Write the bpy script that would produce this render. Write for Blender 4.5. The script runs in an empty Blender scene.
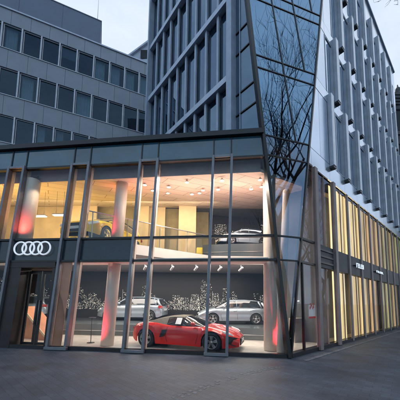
import bpy, math, random
from mathutils import Vector as V, Matrix
random.seed(7)
sc = bpy.context.scene
COL = sc.collection
PI = math.pi
def rad(a): return math.radians(a)

# ------------------------------------------------------------------ camera
FX, PX, PY = 240.4, 200.0, 278.8
PITCH, ROLL = 0.0941, 0.0127
EYE = V((0, 0, 1.7))
def mat3(rows): return Matrix(rows)
A3 = mat3(((1, 0, 0), (0, 0, -1), (0, 1, 0)))
c_, s_ = math.cos(PITCH), math.sin(PITCH)
P3 = mat3(((1, 0, 0), (0, c_, s_), (0, -s_, c_)))
c_, s_ = math.cos(ROLL), math.sin(ROLL)
Q3 = mat3(((c_, -s_, 0), (s_, c_, 0), (0, 0, 1)))
M3 = Q3 @ P3 @ A3                      # world -> camera (x right, y down, z forward)
cam_d = bpy.data.cameras.new('camera')
cam = bpy.data.objects.new('camera', cam_d); COL.objects.link(cam)
B3 = mat3(((1, 0, 0), (0, -1, 0), (0, 0, -1))) @ M3     # world -> blender camera
mw = B3.transposed().to_4x4(); mw.translation = EYE
cam.matrix_world = mw
cam_d.sensor_width = 36; cam_d.lens = FX / 400 * 36
cam_d.shift_x = 0.0; cam_d.shift_y = (PY - 200) / 400
cam_d.clip_start = 0.05; cam_d.clip_end = 2000
sc.camera = cam
MT = M3.transposed()
def ray(x, y): return (MT @ V(((x - PX) / FX, (y - PY) / FX, 1))).normalized()
def hit(x, y, P, n):
    d = ray(x, y); return EYE + d * ((P - EYE).dot(n) / d.dot(n))
def at_depth(x, y, D):
    d = ray(x, y); return EYE + d * (D / (M3 @ d).z)
def at_z(x, D, z):                      # point seen in column x at depth D, height z
    p = at_depth(x, 300, D); return V((p.x, p.y, z))
def dv(a): a = rad(a); return V((math.sin(a), math.cos(a), 0))
Z = V((0, 0, 1))
RD, TD, LD, FD = dv(49.45), dv(-40.55), dv(67), dv(-83.49)
def outward(d, P):
    n = d.cross(Z); return n if n.dot(EYE - P) > 0 else -n
G = hit(289, 358.5, V((0, 0, 0)), Z)
NR = outward(RD, G)
LEAN = rad(3.8)
nF0 = outward(FD, G)
FUP = Z * math.cos(LEAN) - nF0 * math.sin(LEAN)
NF = FD.cross(FUP).normalized()
if NF.dot(EYE - G) < 0: NF = -NF
C0 = hit(262.5, 130, G, NF)
NT = outward(TD, C0)
A0 = hit(321.4, 0, G, NR)

# ------------------------------------------------------------------ materials
def new_mat(name):
    m = bpy.data.materials.new(name); m.use_nodes = True
    nt = m.node_tree; nt.nodes.clear()
    out = nt.nodes.new('ShaderNodeOutputMaterial'); return m, nt, out
def N(nt, t, **k):
    n = nt.nodes.new(t)
    for a, b in k.items():
        if a in n.inputs: n.inputs[a].default_value = b
        else: setattr(n, a, b)
    return n
def pbr(name, col, rough=.5, metal=0., var=.12, scale=3., bump=0., bscale=40., coat=0., emit=None, es=0., spec=.5):
    m, nt, out = new_mat(name)
    b = nt.nodes.new('ShaderNodeBsdfPrincipled')
    b.inputs['Roughness'].default_value = rough; b.inputs['Metallic'].default_value = metal
    b.inputs['Coat Weight'].default_value = coat; b.inputs['Coat Roughness'].default_value = .03
    b.inputs['Specular IOR Level'].default_value = spec
    tc = nt.nodes.new('ShaderNodeTexCoord')
    no = N(nt, 'ShaderNodeTexNoise', Scale=scale, Detail=5.0)
    nt.links.new(tc.outputs['Object'], no.inputs['Vector'])
    mr = nt.nodes.new('ShaderNodeMapRange'); mr.inputs[1].default_value = .3; mr.inputs[2].default_value = .7
    mr.inputs[3].default_value = 1 - var; mr.inputs[4].default_value = 1 + var
    nt.links.new(no.outputs['Fac'], mr.inputs[0])
    mx = N(nt, 'ShaderNodeVectorMath', operation='SCALE'); mx.inputs[0].default_value = col[:3]
    nt.links.new(mr.outputs[0], mx.inputs['Scale']); nt.links.new(mx.outputs[0], b.inputs['Base Color'])
    mr2 = nt.nodes.new('ShaderNodeMapRange'); mr2.inputs[3].default_value = max(0, rough - .06); mr2.inputs[4].default_value = min(1, rough + .08)
    nt.links.new(no.outputs['Fac'], mr2.inputs[0]); nt.links.new(mr2.outputs[0], b.inputs['Roughness'])
    if bump:
        n2 = N(nt, 'ShaderNodeTexNoise', Scale=bscale, Detail=4.0); nt.links.new(tc.outputs['Object'], n2.inputs['Vector'])
        bp = N(nt, 'ShaderNodeBump', Strength=bump, Distance=.02)
        nt.links.new(n2.outputs['Fac'], bp.inputs['Height']); nt.links.new(bp.outputs[0], b.inputs['Normal'])
    if emit:
        b.inputs['Emission Color'].default_value = (*emit, 1); b.inputs['Emission Strength'].default_value = es
    nt.links.new(b.outputs[0], out.inputs[0]); return m
def glass(name, refl=(.8, .9, 1), trans=(.85, .9, .92), base=.06, gain=1.0, rough=.0, wob=.012):
    # thin architectural glazing: transparent + fresnel-weighted mirror coat
    m, nt, out = new_mat(name)
    tr = N(nt, 'ShaderNodeBsdfTransparent'); tr.inputs[0].default_value = (*trans, 1)
    gl = N(nt, 'ShaderNodeBsdfGlossy', Roughness=rough); gl.inputs[0].default_value = (*refl, 1)
    lw = N(nt, 'ShaderNodeLayerWeight', Blend=.5)
    pw = N(nt, 'ShaderNodeMath', operation='POWER'); pw.inputs[1].default_value = 5.0; nt.links.new(lw.outputs['Facing'], pw.inputs[0])
    fr = N(nt, 'ShaderNodeMath', operation='MULTIPLY_ADD'); fr.inputs[1].default_value = .6; fr.inputs[2].default_value = .03; nt.links.new(pw.outputs[0], fr.inputs[0])
    ma = N(nt, 'ShaderNodeMath', operation='MULTIPLY_ADD', use_clamp=True)
    ma.inputs[1].default_value = gain; ma.inputs[2].default_value = base
    nt.links.new(fr.outputs[0], ma.inputs[0])
    tc = nt.nodes.new('ShaderNodeTexCoord')
    no = N(nt, 'ShaderNodeTexNoise', Scale=.55, Detail=1.5); nt.links.new(tc.outputs['Object'], no.inputs['Vector'])
    bp = N(nt, 'ShaderNodeBump', Strength=1.0, Distance=wob)
    nt.links.new(no.outputs['Fac'], bp.inputs['Height']); nt.links.new(bp.outputs[0], gl.inputs['Normal'])
    mx = nt.nodes.new('ShaderNodeMixShader')
    nt.links.new(ma.outputs[0], mx.inputs[0]); nt.links.new(tr.outputs[0], mx.inputs[1]); nt.links.new(gl.outputs[0], mx.inputs[2])
    nt.links.new(mx.outputs[0], out.inputs[0]); return m
def emitter(name, col, s):
    m, nt, out = new_mat(name); e = N(nt, 'ShaderNodeEmission', Strength=s); e.inputs[0].default_value = (*col, 1)
    nt.links.new(e.outputs[0], out.inputs[0]); return m
def curtain_mat(name, col, s):  # emission put into the cloth in place of lamps behind it
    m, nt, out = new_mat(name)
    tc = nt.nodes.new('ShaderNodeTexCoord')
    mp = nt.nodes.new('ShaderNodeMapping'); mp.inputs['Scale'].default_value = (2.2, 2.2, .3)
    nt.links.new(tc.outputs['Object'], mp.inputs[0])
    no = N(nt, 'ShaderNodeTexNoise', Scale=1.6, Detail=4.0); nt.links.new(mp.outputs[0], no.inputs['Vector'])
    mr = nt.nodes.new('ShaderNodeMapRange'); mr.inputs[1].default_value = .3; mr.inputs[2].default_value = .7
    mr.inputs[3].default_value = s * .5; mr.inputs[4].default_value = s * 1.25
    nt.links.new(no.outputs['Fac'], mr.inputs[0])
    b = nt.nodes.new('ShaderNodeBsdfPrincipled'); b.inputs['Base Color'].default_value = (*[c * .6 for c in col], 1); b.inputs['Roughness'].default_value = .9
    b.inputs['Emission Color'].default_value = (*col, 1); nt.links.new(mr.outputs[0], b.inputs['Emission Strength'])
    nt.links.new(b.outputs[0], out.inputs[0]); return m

def paving_mat():
    m, nt, out = new_mat('paving')
    b = nt.nodes.new('ShaderNodeBsdfPrincipled')
    tc = nt.nodes.new('ShaderNodeTexCoord')
    mp = nt.nodes.new('ShaderNodeMapping'); mp.inputs['Rotation'].default_value = (0, 0, rad(40.5))
    nt.links.new(tc.outputs['Object'], mp.inputs[0])
    wn = N(nt, 'ShaderNodeTexNoise', Scale=2.5, Detail=2.0); nt.links.new(mp.outputs[0], wn.inputs['Vector'])
    wv = N(nt, 'ShaderNodeVectorMath', operation='MULTIPLY_ADD'); wv.inputs[1].default_value = (.015, .015, 0)
    nt.links.new(wn.outputs['Color'], wv.inputs[0]); nt.links.new(mp.outputs[0], wv.inputs[2])
    br = nt.nodes.new('ShaderNodeTexBrick'); br.inputs['Scale'].default_value = 1
    br.inputs['Brick Width'].default_value = .30; br.inputs['Row Height'].default_value = .15; br.inputs['Mortar Size'].default_value = .006
    br.inputs['Mortar Smooth'].default_value = .4; br.inputs['Bias'].default_value = -.1
    br.inputs['Color1'].default_value = (.056, .070, .094, 1); br.inputs['Color2'].default_value = (.074, .090, .118, 1); br.inputs['Mortar'].default_value = (.042, .050, .066, 1)
    nt.links.new(wv.outputs[0], br.inputs['Vector'])
    no = N(nt, 'ShaderNodeTexNoise', Scale=.9, Detail=7.0, Roughness=.65); nt.links.new(tc.outputs['Object'], no.inputs['Vector'])
    mr = nt.nodes.new('ShaderNodeMapRange'); mr.inputs[1].default_value = .3; mr.inputs[2].default_value = .7; mr.inputs[3].default_value = .50; mr.inputs[4].default_value = 1.45
    nt.links.new(no.outputs['Fac'], mr.inputs[0])
    sc_ = N(nt, 'ShaderNodeVectorMath', operation='SCALE'); nt.links.new(br.outputs['Color'], sc_.inputs[0]); nt.links.new(mr.outputs[0], sc_.inputs['Scale'])
    nt.links.new(sc_.outputs[0], b.inputs['Base Color'])
    r2 = nt.nodes.new('ShaderNodeMapRange'); r2.inputs[3].default_value = .35; r2.inputs[4].default_value = .75
    nt.links.new(no.outputs['Fac'], r2.inputs[0]); nt.links.new(r2.outputs[0], b.inputs['Roughness'])
    n3 = N(nt, 'ShaderNodeTexNoise', Scale=35.0, Detail=5.0); nt.links.new(tc.outputs['Object'], n3.inputs['Vector'])
    h = N(nt, 'ShaderNodeMath', operation='MULTIPLY_ADD'); h.inputs[1].default_value = -1.2
    nt.links.new(br.outputs['Fac'], h.inputs[0]); nt.links.new(n3.outputs['Fac'], h.inputs[2])
    bp = N(nt, 'ShaderNodeBump', Strength=.5, Distance=.008); nt.links.new(h.outputs[0], bp.inputs['Height']); nt.links.new(bp.outputs[0], b.inputs['Normal'])
    nt.links.new(b.outputs[0], out.inputs[0]); return m

M = {}
M['paving'] = paving_mat()
M['kerbstone'] = pbr('kerbstone', (.13, .14, .16), .7, bump=.4, var=.35, scale=9)
M['black'] = pbr('black_frame', (.012, .013, .016), .35, var=.2)
M['blackpanel'] = pbr('black_cornice', (.012, .013, .018), .4, var=.25)
M['steel'] = pbr('frame_metal', (.20, .205, .23), .38, .55, var=.12)
M['bronze'] = pbr('bronze_metal', (.27, .22, .21), .45, .1, var=.2, scale=1.5)
M['copper'] = pbr('copper_panel', (.55, .25, .15), .45, .1, var=.15, scale=2)
M['dark_portal'] = pbr('dark_portal', (.035, .028, .028), .35, .3, var=.2)
M['navy'] = pbr('navy_panel', (.012, .028, .045), .25, 0, var=.2, scale=1.2, coat=.3)
M['street_band'] = pbr('street_band', (.022, .030, .040), .5, var=.2)
M['spandrel'] = pbr('spandrel_glass', (.03, .095, .14), .08, 0, var=.35, scale=.9, coat=1.0)
M['greyband'] = pbr('grey_bulkhead', (.22, .22, .24), .6)
M['tfin'] = pbr('tower_metal', (.42, .49, .60), .5, .3, var=.1)
M['tframe'] = pbr('window_frame_metal', (.10, .12, .15), .4, .3)
M['tbar'] = pbr('tower_bar', (.58, .64, .76), .5, .25, var=.1)
M['rfin'] = pbr('fin_metal', (.58, .63, .72), .42, .2, var=.15, scale=2)
M['rfin_light'] = pbr('fin_front', (.82, .86, .92), .35, .2, var=.08)
M['panel'] = pbr('pale_panel', (.74, .82, .92), .16, .75, var=.06, scale=.8)
M['panel2'] = pbr('pale_panel_b', (.68, .77, .90), .2, .7, var=.08, scale=.8)
M['grey_clad'] = pbr('grey_cladding', (.285, .315, .37), .55, .1, var=.07, scale=1.2)
M['grey_pent'] = pbr('penthouse_cladding', (.15, .18, .25), .5, .2, var=.08, scale=.7)
M['coping'] = pbr('coping_metal', (.45, .47, .55), .4, .5)
M['mullion'] = pbr('window_mullion', (.50, .52, .58), .45, .3)
M['room'] = pbr('dark_room', (.03, .033, .04), .8)
M['roomgrey'] = pbr('room_grey', (.11, .12, .14), .8)
M['curtain_grey'] = pbr('grey_curtain', (.42, .46, .50), .9, var=.12, scale=1.5)
M['white'] = pbr('white_plaster', (.78, .76, .73), .7, var=.04)
M['ceil'] = pbr('ceiling_board', (.74, .68, .62), .6, var=.06, scale=1)
def ceiling_mat():
    m, nt, out = new_mat('ceiling_boards')
    b = nt.nodes.new('ShaderNodeBsdfPrincipled'); b.inputs['Roughness'].default_value = .55
    tc = nt.nodes.new('ShaderNodeTexCoord'); mp = nt.nodes.new('ShaderNodeMapping'); mp.inputs['Rotation'].default_value = (0, 0, rad(-32)); nt.links.new(tc.outputs['Object'], mp.inputs[0])
    br = nt.nodes.new('ShaderNodeTexBrick'); br.inputs['Scale'].default_value = 1; br.inputs['Brick Width'].default_value = 1.6; br.inputs['Row Height'].default_value = .6; br.inputs['Mortar Size'].default_value = .012
    br.inputs['Color1'].default_value = (.70, .62, .54, 1); br.inputs['Color2'].default_value = (.60, .53, .46, 1); br.inputs['Mortar'].default_value = (.2, .17, .15, 1)
    nt.links.new(mp.outputs[0], br.inputs['Vector']); nt.links.new(br.outputs['Color'], b.inputs['Base Color']); nt.links.new(b.outputs[0], out.inputs[0]); return m
M['ceil'] = ceiling_mat()
M['beige'] = pbr('beige_wall', (.50, .40, .26), .65, var=.12, scale=1.4)
M['beige2'] = pbr('beige_wall_b', (.62, .50, .34), .6, var=.08)
M['olive'] = pbr('olive_wall', (.28, .24, .13), .65, var=.15)
M['floor_in'] = pbr('showroom_tile', (.72, .68, .63), .18, var=.08, coat=.3)
M['slabgrey'] = pbr('slab_edge', (.33, .29, .28), .6)
M['column'] = pbr('column_plaster', (.70, .60, .52), .5, var=.05)
M['podium'] = pbr('podium_lacquer', (.10, .12, .13), .22, var=.25, scale=.6, coat=.3)
M['podium_edge'] = pbr('podium_trim', (.5, .5, .5), .3, .6)
M['darkwall'] = pbr('dark_feature_wall', (.018, .017, .018), .5, var=.15)
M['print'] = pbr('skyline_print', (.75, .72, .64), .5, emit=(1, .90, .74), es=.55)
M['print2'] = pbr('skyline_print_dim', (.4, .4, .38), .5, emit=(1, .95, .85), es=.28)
M['rings'] = pbr('ring_chrome', (.85, .87, .9), .3, .2, emit=(.85, .9, 1), es=.45)
M['lamp'] = emitter('lamp_glow', (1, .88, .68), 9)
M['lampstrip'] = emitter('strip_glow', (1, .9, .7), 5)
M['spot_body'] = pbr('spot_body', (.45, .44, .44), .4)
M['tyre'] = pbr('tyre_rubber', (.02, .02, .021), .75)
M['rim'] = pbr('alloy', (.62, .62, .63), .28, .75)
M['rim_dark'] = pbr('alloy_dark', (.10, .10, .105), .4, .4)
M['rim_titan'] = pbr('alloy_grey', (.55, .54, .53), .3, .6)
M['red'] = pbr('red_paint', (.80, .016, .010), .3, 0, var=.02, coat=1.0)
M['silver'] = pbr('silver_paint', (.42, .49, .57), .3, .45, var=.02, coat=1.0)
M['yellow'] = pbr('yellow_paint', (.90, .66, .01), .3, 0, var=.02, coat=1.0)
M['carglass'] = pbr('car_glass', (.018, .022, .026), .06, var=.05, coat=1.0)
M['softtop'] = pbr('soft_top', (.21, .19, .15), .9, var=.1, scale=12, bump=.3)
M['carblack'] = pbr('car_black', (.018, .018, .02), .4)
M['headlight'] = pbr('headlight_glass', (.6, .62, .65), .1, .2, coat=1, emit=(1, 1, 1), es=.15)
M['tail'] = pbr('tail_red', (.4, .01, .01), .2, coat=1)
M['plate'] = pbr('plate_white', (.75, .75, .75), .5)
M['bark'] = pbr('bark', (.045, .035, .028), .9, bump=.6, bscale=20, var=.35)
M['stone'] = pbr('old_stone', (.10, .095, .10), .85, var=.35, scale=1.5, bump=.5, bscale=8)
M['whitebld'] = pbr('pale_building', (.50, .55, .66), .6, var=.05)
M['poster'] = pbr('poster_paper', (.75, .68, .66), .5)
M['poster_red'] = pbr('poster_red', (.6, .05, .05), .5)
M['sign_white'] = pbr('sign_lettering', (.8, .85, .95), .5, emit=(.8, .9, 1), es=.7)
M['leaf'] = pbr('leaf_green', (.09, .20, .03), .6, var=.4, scale=8)
M['pot'] = pbr('pot', (.1, .1, .1), .6)
M['g_show'] = glass('showroom_glass', (.75, .85, 1), (.97, .97, .96), base=.0, gain=.6, wob=.0015)
M['g_dark'] = glass('window_glass_dark', (.50, .60, .70), (.55, .66, .75), base=.26, gain=1.1, wob=.006)
M['g_mid'] = glass('prow_glass_low', (.50, .64, .82), (.80, .84, .86), base=.20, gain=1.0, wob=.010)
M['g_pale'] = glass('window_glass_pale', (.74, .83, .93), (.55, .62, .7), base=.72, gain=1.0, wob=.006)
M['g_facet'] = glass('facet_glass', (.42, .60, .78), (.62, .74, .85), base=.42, gain=1.2, wob=.012)
M['g_store'] = glass('storefront_glass', (.5, .62, .85), (.86, .88, .86), base=.05, gain=.7, wob=.006)
M['g_left'] = glass('office_glass', (.42, .54, .70), (.70, .78, .80), base=.035, gain=.9, wob=.008)
M['balu'] = glass('balustrade_glass', (.8, .8, .8), (.90, .92, .88), base=.05, gain=.6, wob=.001)

# ------------------------------------------------------------------ mesh helpers
class MB:
    def __init__(s): s.v = []; s.f = []; s.sm = []
    def add(s, vs, fs, smooth=False):
        o = len(s.v); s.v += [V(v) for v in vs]; s.f += [tuple(i + o for i in f) for f in fs]; s.sm += [smooth] * len(fs)
    def hexa(s, p):      # 8 points: bottom 4, top 4
        s.add(p, [(3, 2, 1, 0), (4, 5, 6, 7), (0, 1, 5, 4), (1, 2, 6, 5), (2, 3, 7, 6), (3, 0, 4, 7)])
    def box(s, x0, x1, y0, y1, z0, z1):
        s.hexa([(x0, y0, z0), (x1, y0, z0), (x1, y1, z0), (x0, y1, z0), (x0, y0, z1), (x1, y0, z1), (x1, y1, z1), (x0, y1, z1)])
    def prism(s, pts, off):      # polygon + thickness vector
        n = len(pts); q = [V(p) + off for p in pts]
        s.add(list(pts) + q, [tuple(range(n))[::-1], tuple(range(n, 2 * n))] + [(i, (i + 1) % n, n + (i + 1) % n, n + i) for i in range(n)])
    def beam(s, P, Q, w, nrm, d0, d1):   # bar from P to Q, width w in plane, from d0 to d1 along normal
        P = V(P); Q = V(Q); a = (Q - P).normalized(); n = (nrm - a * nrm.dot(a)).normalized(); b = a.cross(n) * (w / 2)
        s.hexa([P - b + n * d0, P + b + n * d0, P + b + n * d1, P - b + n * d1, Q - b + n * d0, Q + b + n * d0, Q + b + n * d1, Q - b + n * d1])
    def tube(s, pts, rs, seg=10, caps=True):
        pts = [V(p) for p in pts]; n = len(pts); vs = []; fs = []
        if isinstance(rs, (int, float)): rs = [rs] * n
        up = None
        for i, p in enumerate(pts):
            t = (pts[min(i + 1, n - 1)] - pts[max(i - 1, 0)]).normalized()
            if up is None: up = V((1, 0, 0)) if abs(t.x) < .8 else V((0, 1, 0))
            a = t.cross(up).normalized(); b = t.cross(a); up = a.cross(t) * 1.0
            for k in range(seg):
                q = 2 * PI * k / seg; vs.append(p + (a * math.cos(q) + b * math.sin(q)) * rs[i])
        for i in range(n - 1):
            for k in range(seg):
                k2 = (k + 1) % seg; fs.append((i * seg + k, i * seg + k2, (i + 1) * seg + k2, (i + 1) * seg + k))
        if caps: fs += [tuple(range(seg))[::-1], tuple(range((n - 1) * seg, n * seg))]
        s.add(vs, fs, True)
    def ring(s, c, R, r, ax, ay, seg=40, ms=8):
        az = ax.cross(ay); vs = []; fs = []
        for i in range(seg):
            a = 2 * PI * i / seg; d = ax * math.cos(a) + ay * math.sin(a)
            for j in range(ms):
                b = 2 * PI * j / ms; vs.append(c + d * (R + r * math.cos(b)) + az * (r * math.sin(b)))
        for i in range(seg):
            for j in range(ms):
                i2 = (i + 1) % seg; j2 = (j + 1) % ms; fs.append((i * ms + j, i2 * ms + j, i2 * ms + j2, i * ms + j2))
        s.add(vs, fs, True)
    def lathe(s, prof, seg=32, axis='y', c=(0, 0, 0)):   # prof: (r, t)
        vs = []; fs = []; n = len(prof); c = V(c)
        for k in range(seg):
            a = 2 * PI * k / seg
            for r, t in prof:
                vs.append(c + (V((r * math.cos(a), t, r * math.sin(a))) if axis == 'y' else V((r * math.cos(a), r * math.sin(a), t))))
        for k in range(seg):
            for i in range(n - 1):
                k2 = (k + 1) % seg; fs.append((k * n + i, k * n + i + 1, k2 * n + i + 1, k2 * n + i))
        s.add(vs, fs, True)
    def build(s, name, mat, parent=None, loc=None, bevel=0, mats=None, fm=None):
        me = bpy.data.meshes.new(name)
        c = V((0, 0, 0))
        if parent is None and loc is None and s.v:
            c = sum(s.v, V()) / len(s.v); c.z = min(v.z for v in s.v)
        elif parent is not None: c = world_loc(parent)
        if loc is not None: c = V(loc)
        me.from_pydata([tuple(v - c) for v in s.v], [], s.f); me.materials.append(mat)
        me.polygons.foreach_set('use_smooth', s.sm)
        me.validate(); me.update()
        o = bpy.data.objects.new(name, me); COL.objects.link(o)
        if parent is not None: o.parent = parent
        else: o.location = c
        if bevel:
            b = o.modifiers.new('bevel', 'BEVEL'); b.width = bevel; b.segments = 2; b.limit_method = 'ANGLE'
        return o
def world_loc(o):
    c = V((0, 0, 0))
    while o is not None: c += o.location; o = o.parent
    return c
def tag(o, label=None, cat=None, group=None, kind=None):
    if label: o['label'] = label
    if cat: o['category'] = cat
    if group: o['group'] = group
    if kind: o['kind'] = kind
    return o
def empty(name, loc, label=None, cat=None, group=None):
    o = bpy.data.objects.new(name, None); o.empty_display_size = .2; COL.objects.link(o); o.location = loc
    return tag(o, label, cat, group)
def copy_tree(o, parent=None):
    c = o.copy(); COL.objects.link(c)
    if parent is not None: c.parent = parent
    for ch in [x for x in bpy.data.objects if x.parent == o]: copy_tree(ch, c)
    return c
class Frame:     # plane frame: s along d, h up, t outwards
    def __init__(f, O, d, up, n): f.O, f.d, f.up, f.n = O, d, up, n
    def p(f, s, h, t=0.): return f.O + f.d * s + f.up * h + f.n * t
    def box(f, mb, s0, s1, h0, h1, t0, t1):
        mb.hexa([f.p(s0, h0, t0), f.p(s1, h0, t0), f.p(s1, h0, t1), f.p(s0, h0, t1), f.p(s0, h1, t0), f.p(s1, h1, t0), f.p(s1, h1, t1), f.p(s0, h1, t1)])
    def poly(f, mb, pts, t0, t1):
        mb.prism([f.p(s, h, t0) for s, h in pts], f.n * (t1 - t0))
    def inv(f, x, y, t=0.):
        P = hit(x, y, f.O + f.n * t, f.n); return (P - f.O).dot(f.d), (P - f.O).dot(f.up)
FF = Frame(G, FD, FUP, NF)
FR = Frame(G, RD, Z, NR)
FT = Frame(V((C0.x, C0.y, 0)), TD, Z, NT)
PL = at_depth(0, 46, 18); PL0 = V((PL.x, PL.y, 0)); NL = outward(LD, PL0)
FL = Frame(PL0, LD, Z, NL)

# ------------------------------------------------------------------ ground
g = MB(); g.box(-400, 400, -400, 400, -.3, 0)
tag(g.build('ground', M['paving'], loc=(0, 0, 0)), kind='structure')
g = MB(); FR.box(g, .1, 24, 0.004, .009, .40, .52)
tag(g.build('drain_strip', M['kerbstone'], loc=(0, 0, 0)), kind='structure')
# curved row of small light cobbles let into the paving
g = MB()
pts = [(160, 402), (185, 393), (205, 385.5), (225, 379), (245, 373), (262, 369), (280, 366)]
wp = [hit(x, y, V((0, 0, 0)), Z) for x, y in pts]
for i in range(len(wp) - 1):
    a, b = wp[i], wp[i + 1]; n = max(2, int((b - a).length / .12))
    for k in range(n):
        p = a.lerp(b, k / n); d = (b - a).normalized(); e = d.cross(Z)
        for r in range(2):
            if random.random() < .25: continue
            q = p + e * (.11 * r) + V((random.uniform(-.012, .012), random.uniform(-.012, .012), 0)); w = random.uniform(.028, .042)
            g.hexa([q + d * sx * w + e * sy * w + Z * h for h in (.001, random.uniform(.002, .005)) for sx, sy in ((-1, -1), (1, -1), (1, 1), (-1, 1))])
tag(g.build('cobble_gutter', M['kerbstone'], loc=(0, 0, 0)), kind='structure')

# ------------------------------------------------------------------ showroom (front, leaning glass box)
show = empty('showroom', (G.x - 5, G.y + 3, 0), 'two-storey glazed car showroom with a leaning glass front and a black flat roof edge', 'building')
def sedge(h):                     # where the facet's left edge crosses the front plane
    P = C0 - G; return P.dot(FD) * h / P.dot(FUP)
SL = 16.6                         # left end of the front
def part(mb, name, mat, parent=show, bevel=0, label=None):
    o = mb.build(name, mat, parent, bevel=bevel)
    if label: o['label'] = label
    return o
# plinth
m = MB(); FF.box(m, .02, SL, -.02, .12, -.16, .02); part(m, 'plinth', M['black'])
# cornice
m = MB(); FF.box(m, sedge(7.9) - .02, SL, 7.72, 7.91, -1.2, .12); part(m, 'cornice', M['blackpanel'])
# transoms
for h in (3.1, 3.93, 6.86):
    m = MB(); FF.box(m, sedge(h) + .05, SL, h - .035, h + .035, -.08, .05); part(m, 'transom', M['black'])
frames = [(10.56, 9.79), (7.87, 7.08), (5.15, 4.39), (2.43, 1.68), (13.27, 12.5), (15.98, 15.2)]
def legs(i): a, b = frames[i]; return a + .17, b + .17
# vertical joints and panes
joints = sorted([SL, .0] + [x for a, b in frames for x in (a - .06, b + .06)], reverse=True)
cells = []
for i in range(len(joints) - 1): cells.append((joints[i + 1], joints[i]))
levels = [(.12, 3.065), (3.135, 3.895), (3.965, 6.825), (6.895, 7.70)]
for ci, (s0, s1) in enumerate(cells):
    for li, (h0, h1) in enumerate(levels):
        k0 = .17 * (1 - h0 / 6.95); k1 = .17 * (1 - h1 / 6.95)
        L0 = s0 + k0; L1 = s0 + k1; R0 = s1 + k0; R1 = s1 + k1
        if s0 == 0: L0 = sedge(h0) + .03; L1 = sedge(h1) + .03
        if s1 == SL: R0 = R1 = SL
        if li == 0 and 7.0 < s0 < 8.0 and s1 < 9.7: pass
        door = (li == 0 and abs(s0 - (7.87 - .06)) < .02)
        if door or (li == 0 and abs(s0 - (7.08 - .06)) < .03 + .0 and s1 < 8): continue
        m = MB(); FF.poly(m, [(L0 + .012, h0 + .004), (R0 - .012, h0 + .004), (R1 - .012, h1 - .004), (L1 + .012, h1 - .004)], -.03, -.015)
        if li == 3: part(m, 'spandrel_panel', M['spandrel'])
        elif li == 1 and s0 > 4.9: part(m, 'name_band_panel', M['navy'])
        else: part(m, 'glass_pane', M['g_show'])
# projecting tube frames
for i, (a, b) in enumerate(frames):
    ka, kb = legs(i); w = .092
    m = MB()
    m.beam(FF.p(ka - w / 2, .0), FF.p(a - w / 2, 6.95), w, NF, -.06, .11)
    m.beam(FF.p(kb + w / 2, .0), FF.p(b + w / 2, 6.95), w, NF, -.06, .13)
    m.beam(FF.p(a - w - .002, 6.895), FF.p(b + w + .002, 6.895), w, NF, .055, .108)
    FF.box(m, kb - .01, ka + .01, 0.003, .10, .03, .15)
    part(m, 'portal_frame', M['steel'], bevel=.008)
    # inner mullions behind each leg, the room light put into their warm colour
    for x0, x1 in ((ka - w / 2, a - w / 2), (kb + w / 2, b + w / 2)):
        m = MB(); m.beam(FF.p(x0, .1), FF.p(x1, 6.9), .06, NF, -.24, -.10); part(m, 'mullion', M['column'])
# vertical joints in the spandrel
for a, b in frames:
    for x in (a - .06, b + .06):
        m = MB(); FF.box(m, x - .022, x + .022, 6.897, 7.698, -.014, .01); part(m, 'spandrel_joint', M['black'])
# copper reveal between the legs of the second frame, ground floor
a, b = legs(1)
m = MB(); m.prism([FF.p(a - .14, .12, -.05), FF.p(b + .30, .12, -.05), FF.p(b + .30 - .09, 3.05, -.05), FF.p(a - .22, 3.05, -.05)], NF * .02); part(m, 'copper_panel', M['copper'])
# entrance: dark surround and two glazed leaves
a2 = legs(0)[1]; b1 = legs(1)[0]
m = MB()
FF.box(m, b1 + .02, a2 - .02, 2.86, 3.06, -.5, .04)
FF.poly(m, [(a2 - .02, .005), (a2 - .5, .005), (a2 - .56, 2.855), (a2 - .1, 2.855)], -.45, .03)
FF.box(m, b1 + .02, b1 + .12, .005, 2.855, -.45, .02)
part(m, 'entrance_surround', M['dark_portal'])
dx0, dx1 = b1 + .14, a2 - .58; mid = (dx0 + dx1) / 2 + .06
for x0, x1, hs in ((dx0, mid - .02, 1), (mid + .02, dx1, -1)):
    m = MB(); w = .085
    FF.box(m, x0, x0 + w, .02, 2.80, -.40, -.34); FF.box(m, x1 - w, x1, .02, 2.80, -.40, -.34)
    FF.box(m, x0 + w + .001, x1 - w - .001, .02, .18, -.398, -.342); FF.box(m, x0 + w + .001, x1 - w - .001, 2.70, 2.80, -.398, -.342)
    d = part(m, 'door', M['black'])
    m = MB(); FF.box(m, x0 + w, x1 - w, .18, 2.70, -.375, -.365); part(m, 'pane', M['g_show'], d)
    hx = (x1 - .04) if hs < 0 else x0 + .04
    hx = x1 - .04 if hs == 1 else x0 + .04
    m = MB(); m.tube([FF.p(hx, .8, -.29), FF.p(hx, 1.7, -.29)], .016); m.tube([FF.p(hx, .85, -.34), FF.p(hx, .85, -.29)], .01); m.tube([FF.p(hx, 1.65, -.34), FF.p(hx, 1.65, -.29)], .01)
    part(m, 'handle', M['steel'], d)
# interior shell
YB = 16.4
def xr(y, off=.45):              # x on the street facade for a given y, minus wall thickness
    return (G + RD * ((y - G.y) / RD.y)).x - off
XL = G.x - SL
def yf(x, z): # front plane y at x,z
    P = G; return P.y + ((P.x - x) * nF0.x * 1.0) / nF0.y * 1.0
def fy(x, h, t): s = (G.x - x) / (-FD.x); return FF.p(s, h, t).y
# floor
m = MB(); y0 = .0
m.prism([V((G.x - .15, G.y + .35, .0)), FF.p(SL, 0, -.2) - Z * FF.p(SL, 0, -.2).z, V((XL, YB, 0)), V((xr(YB), YB, 0))], Z * .03)
part(m, 'floor', M['floor_in'])
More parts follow.
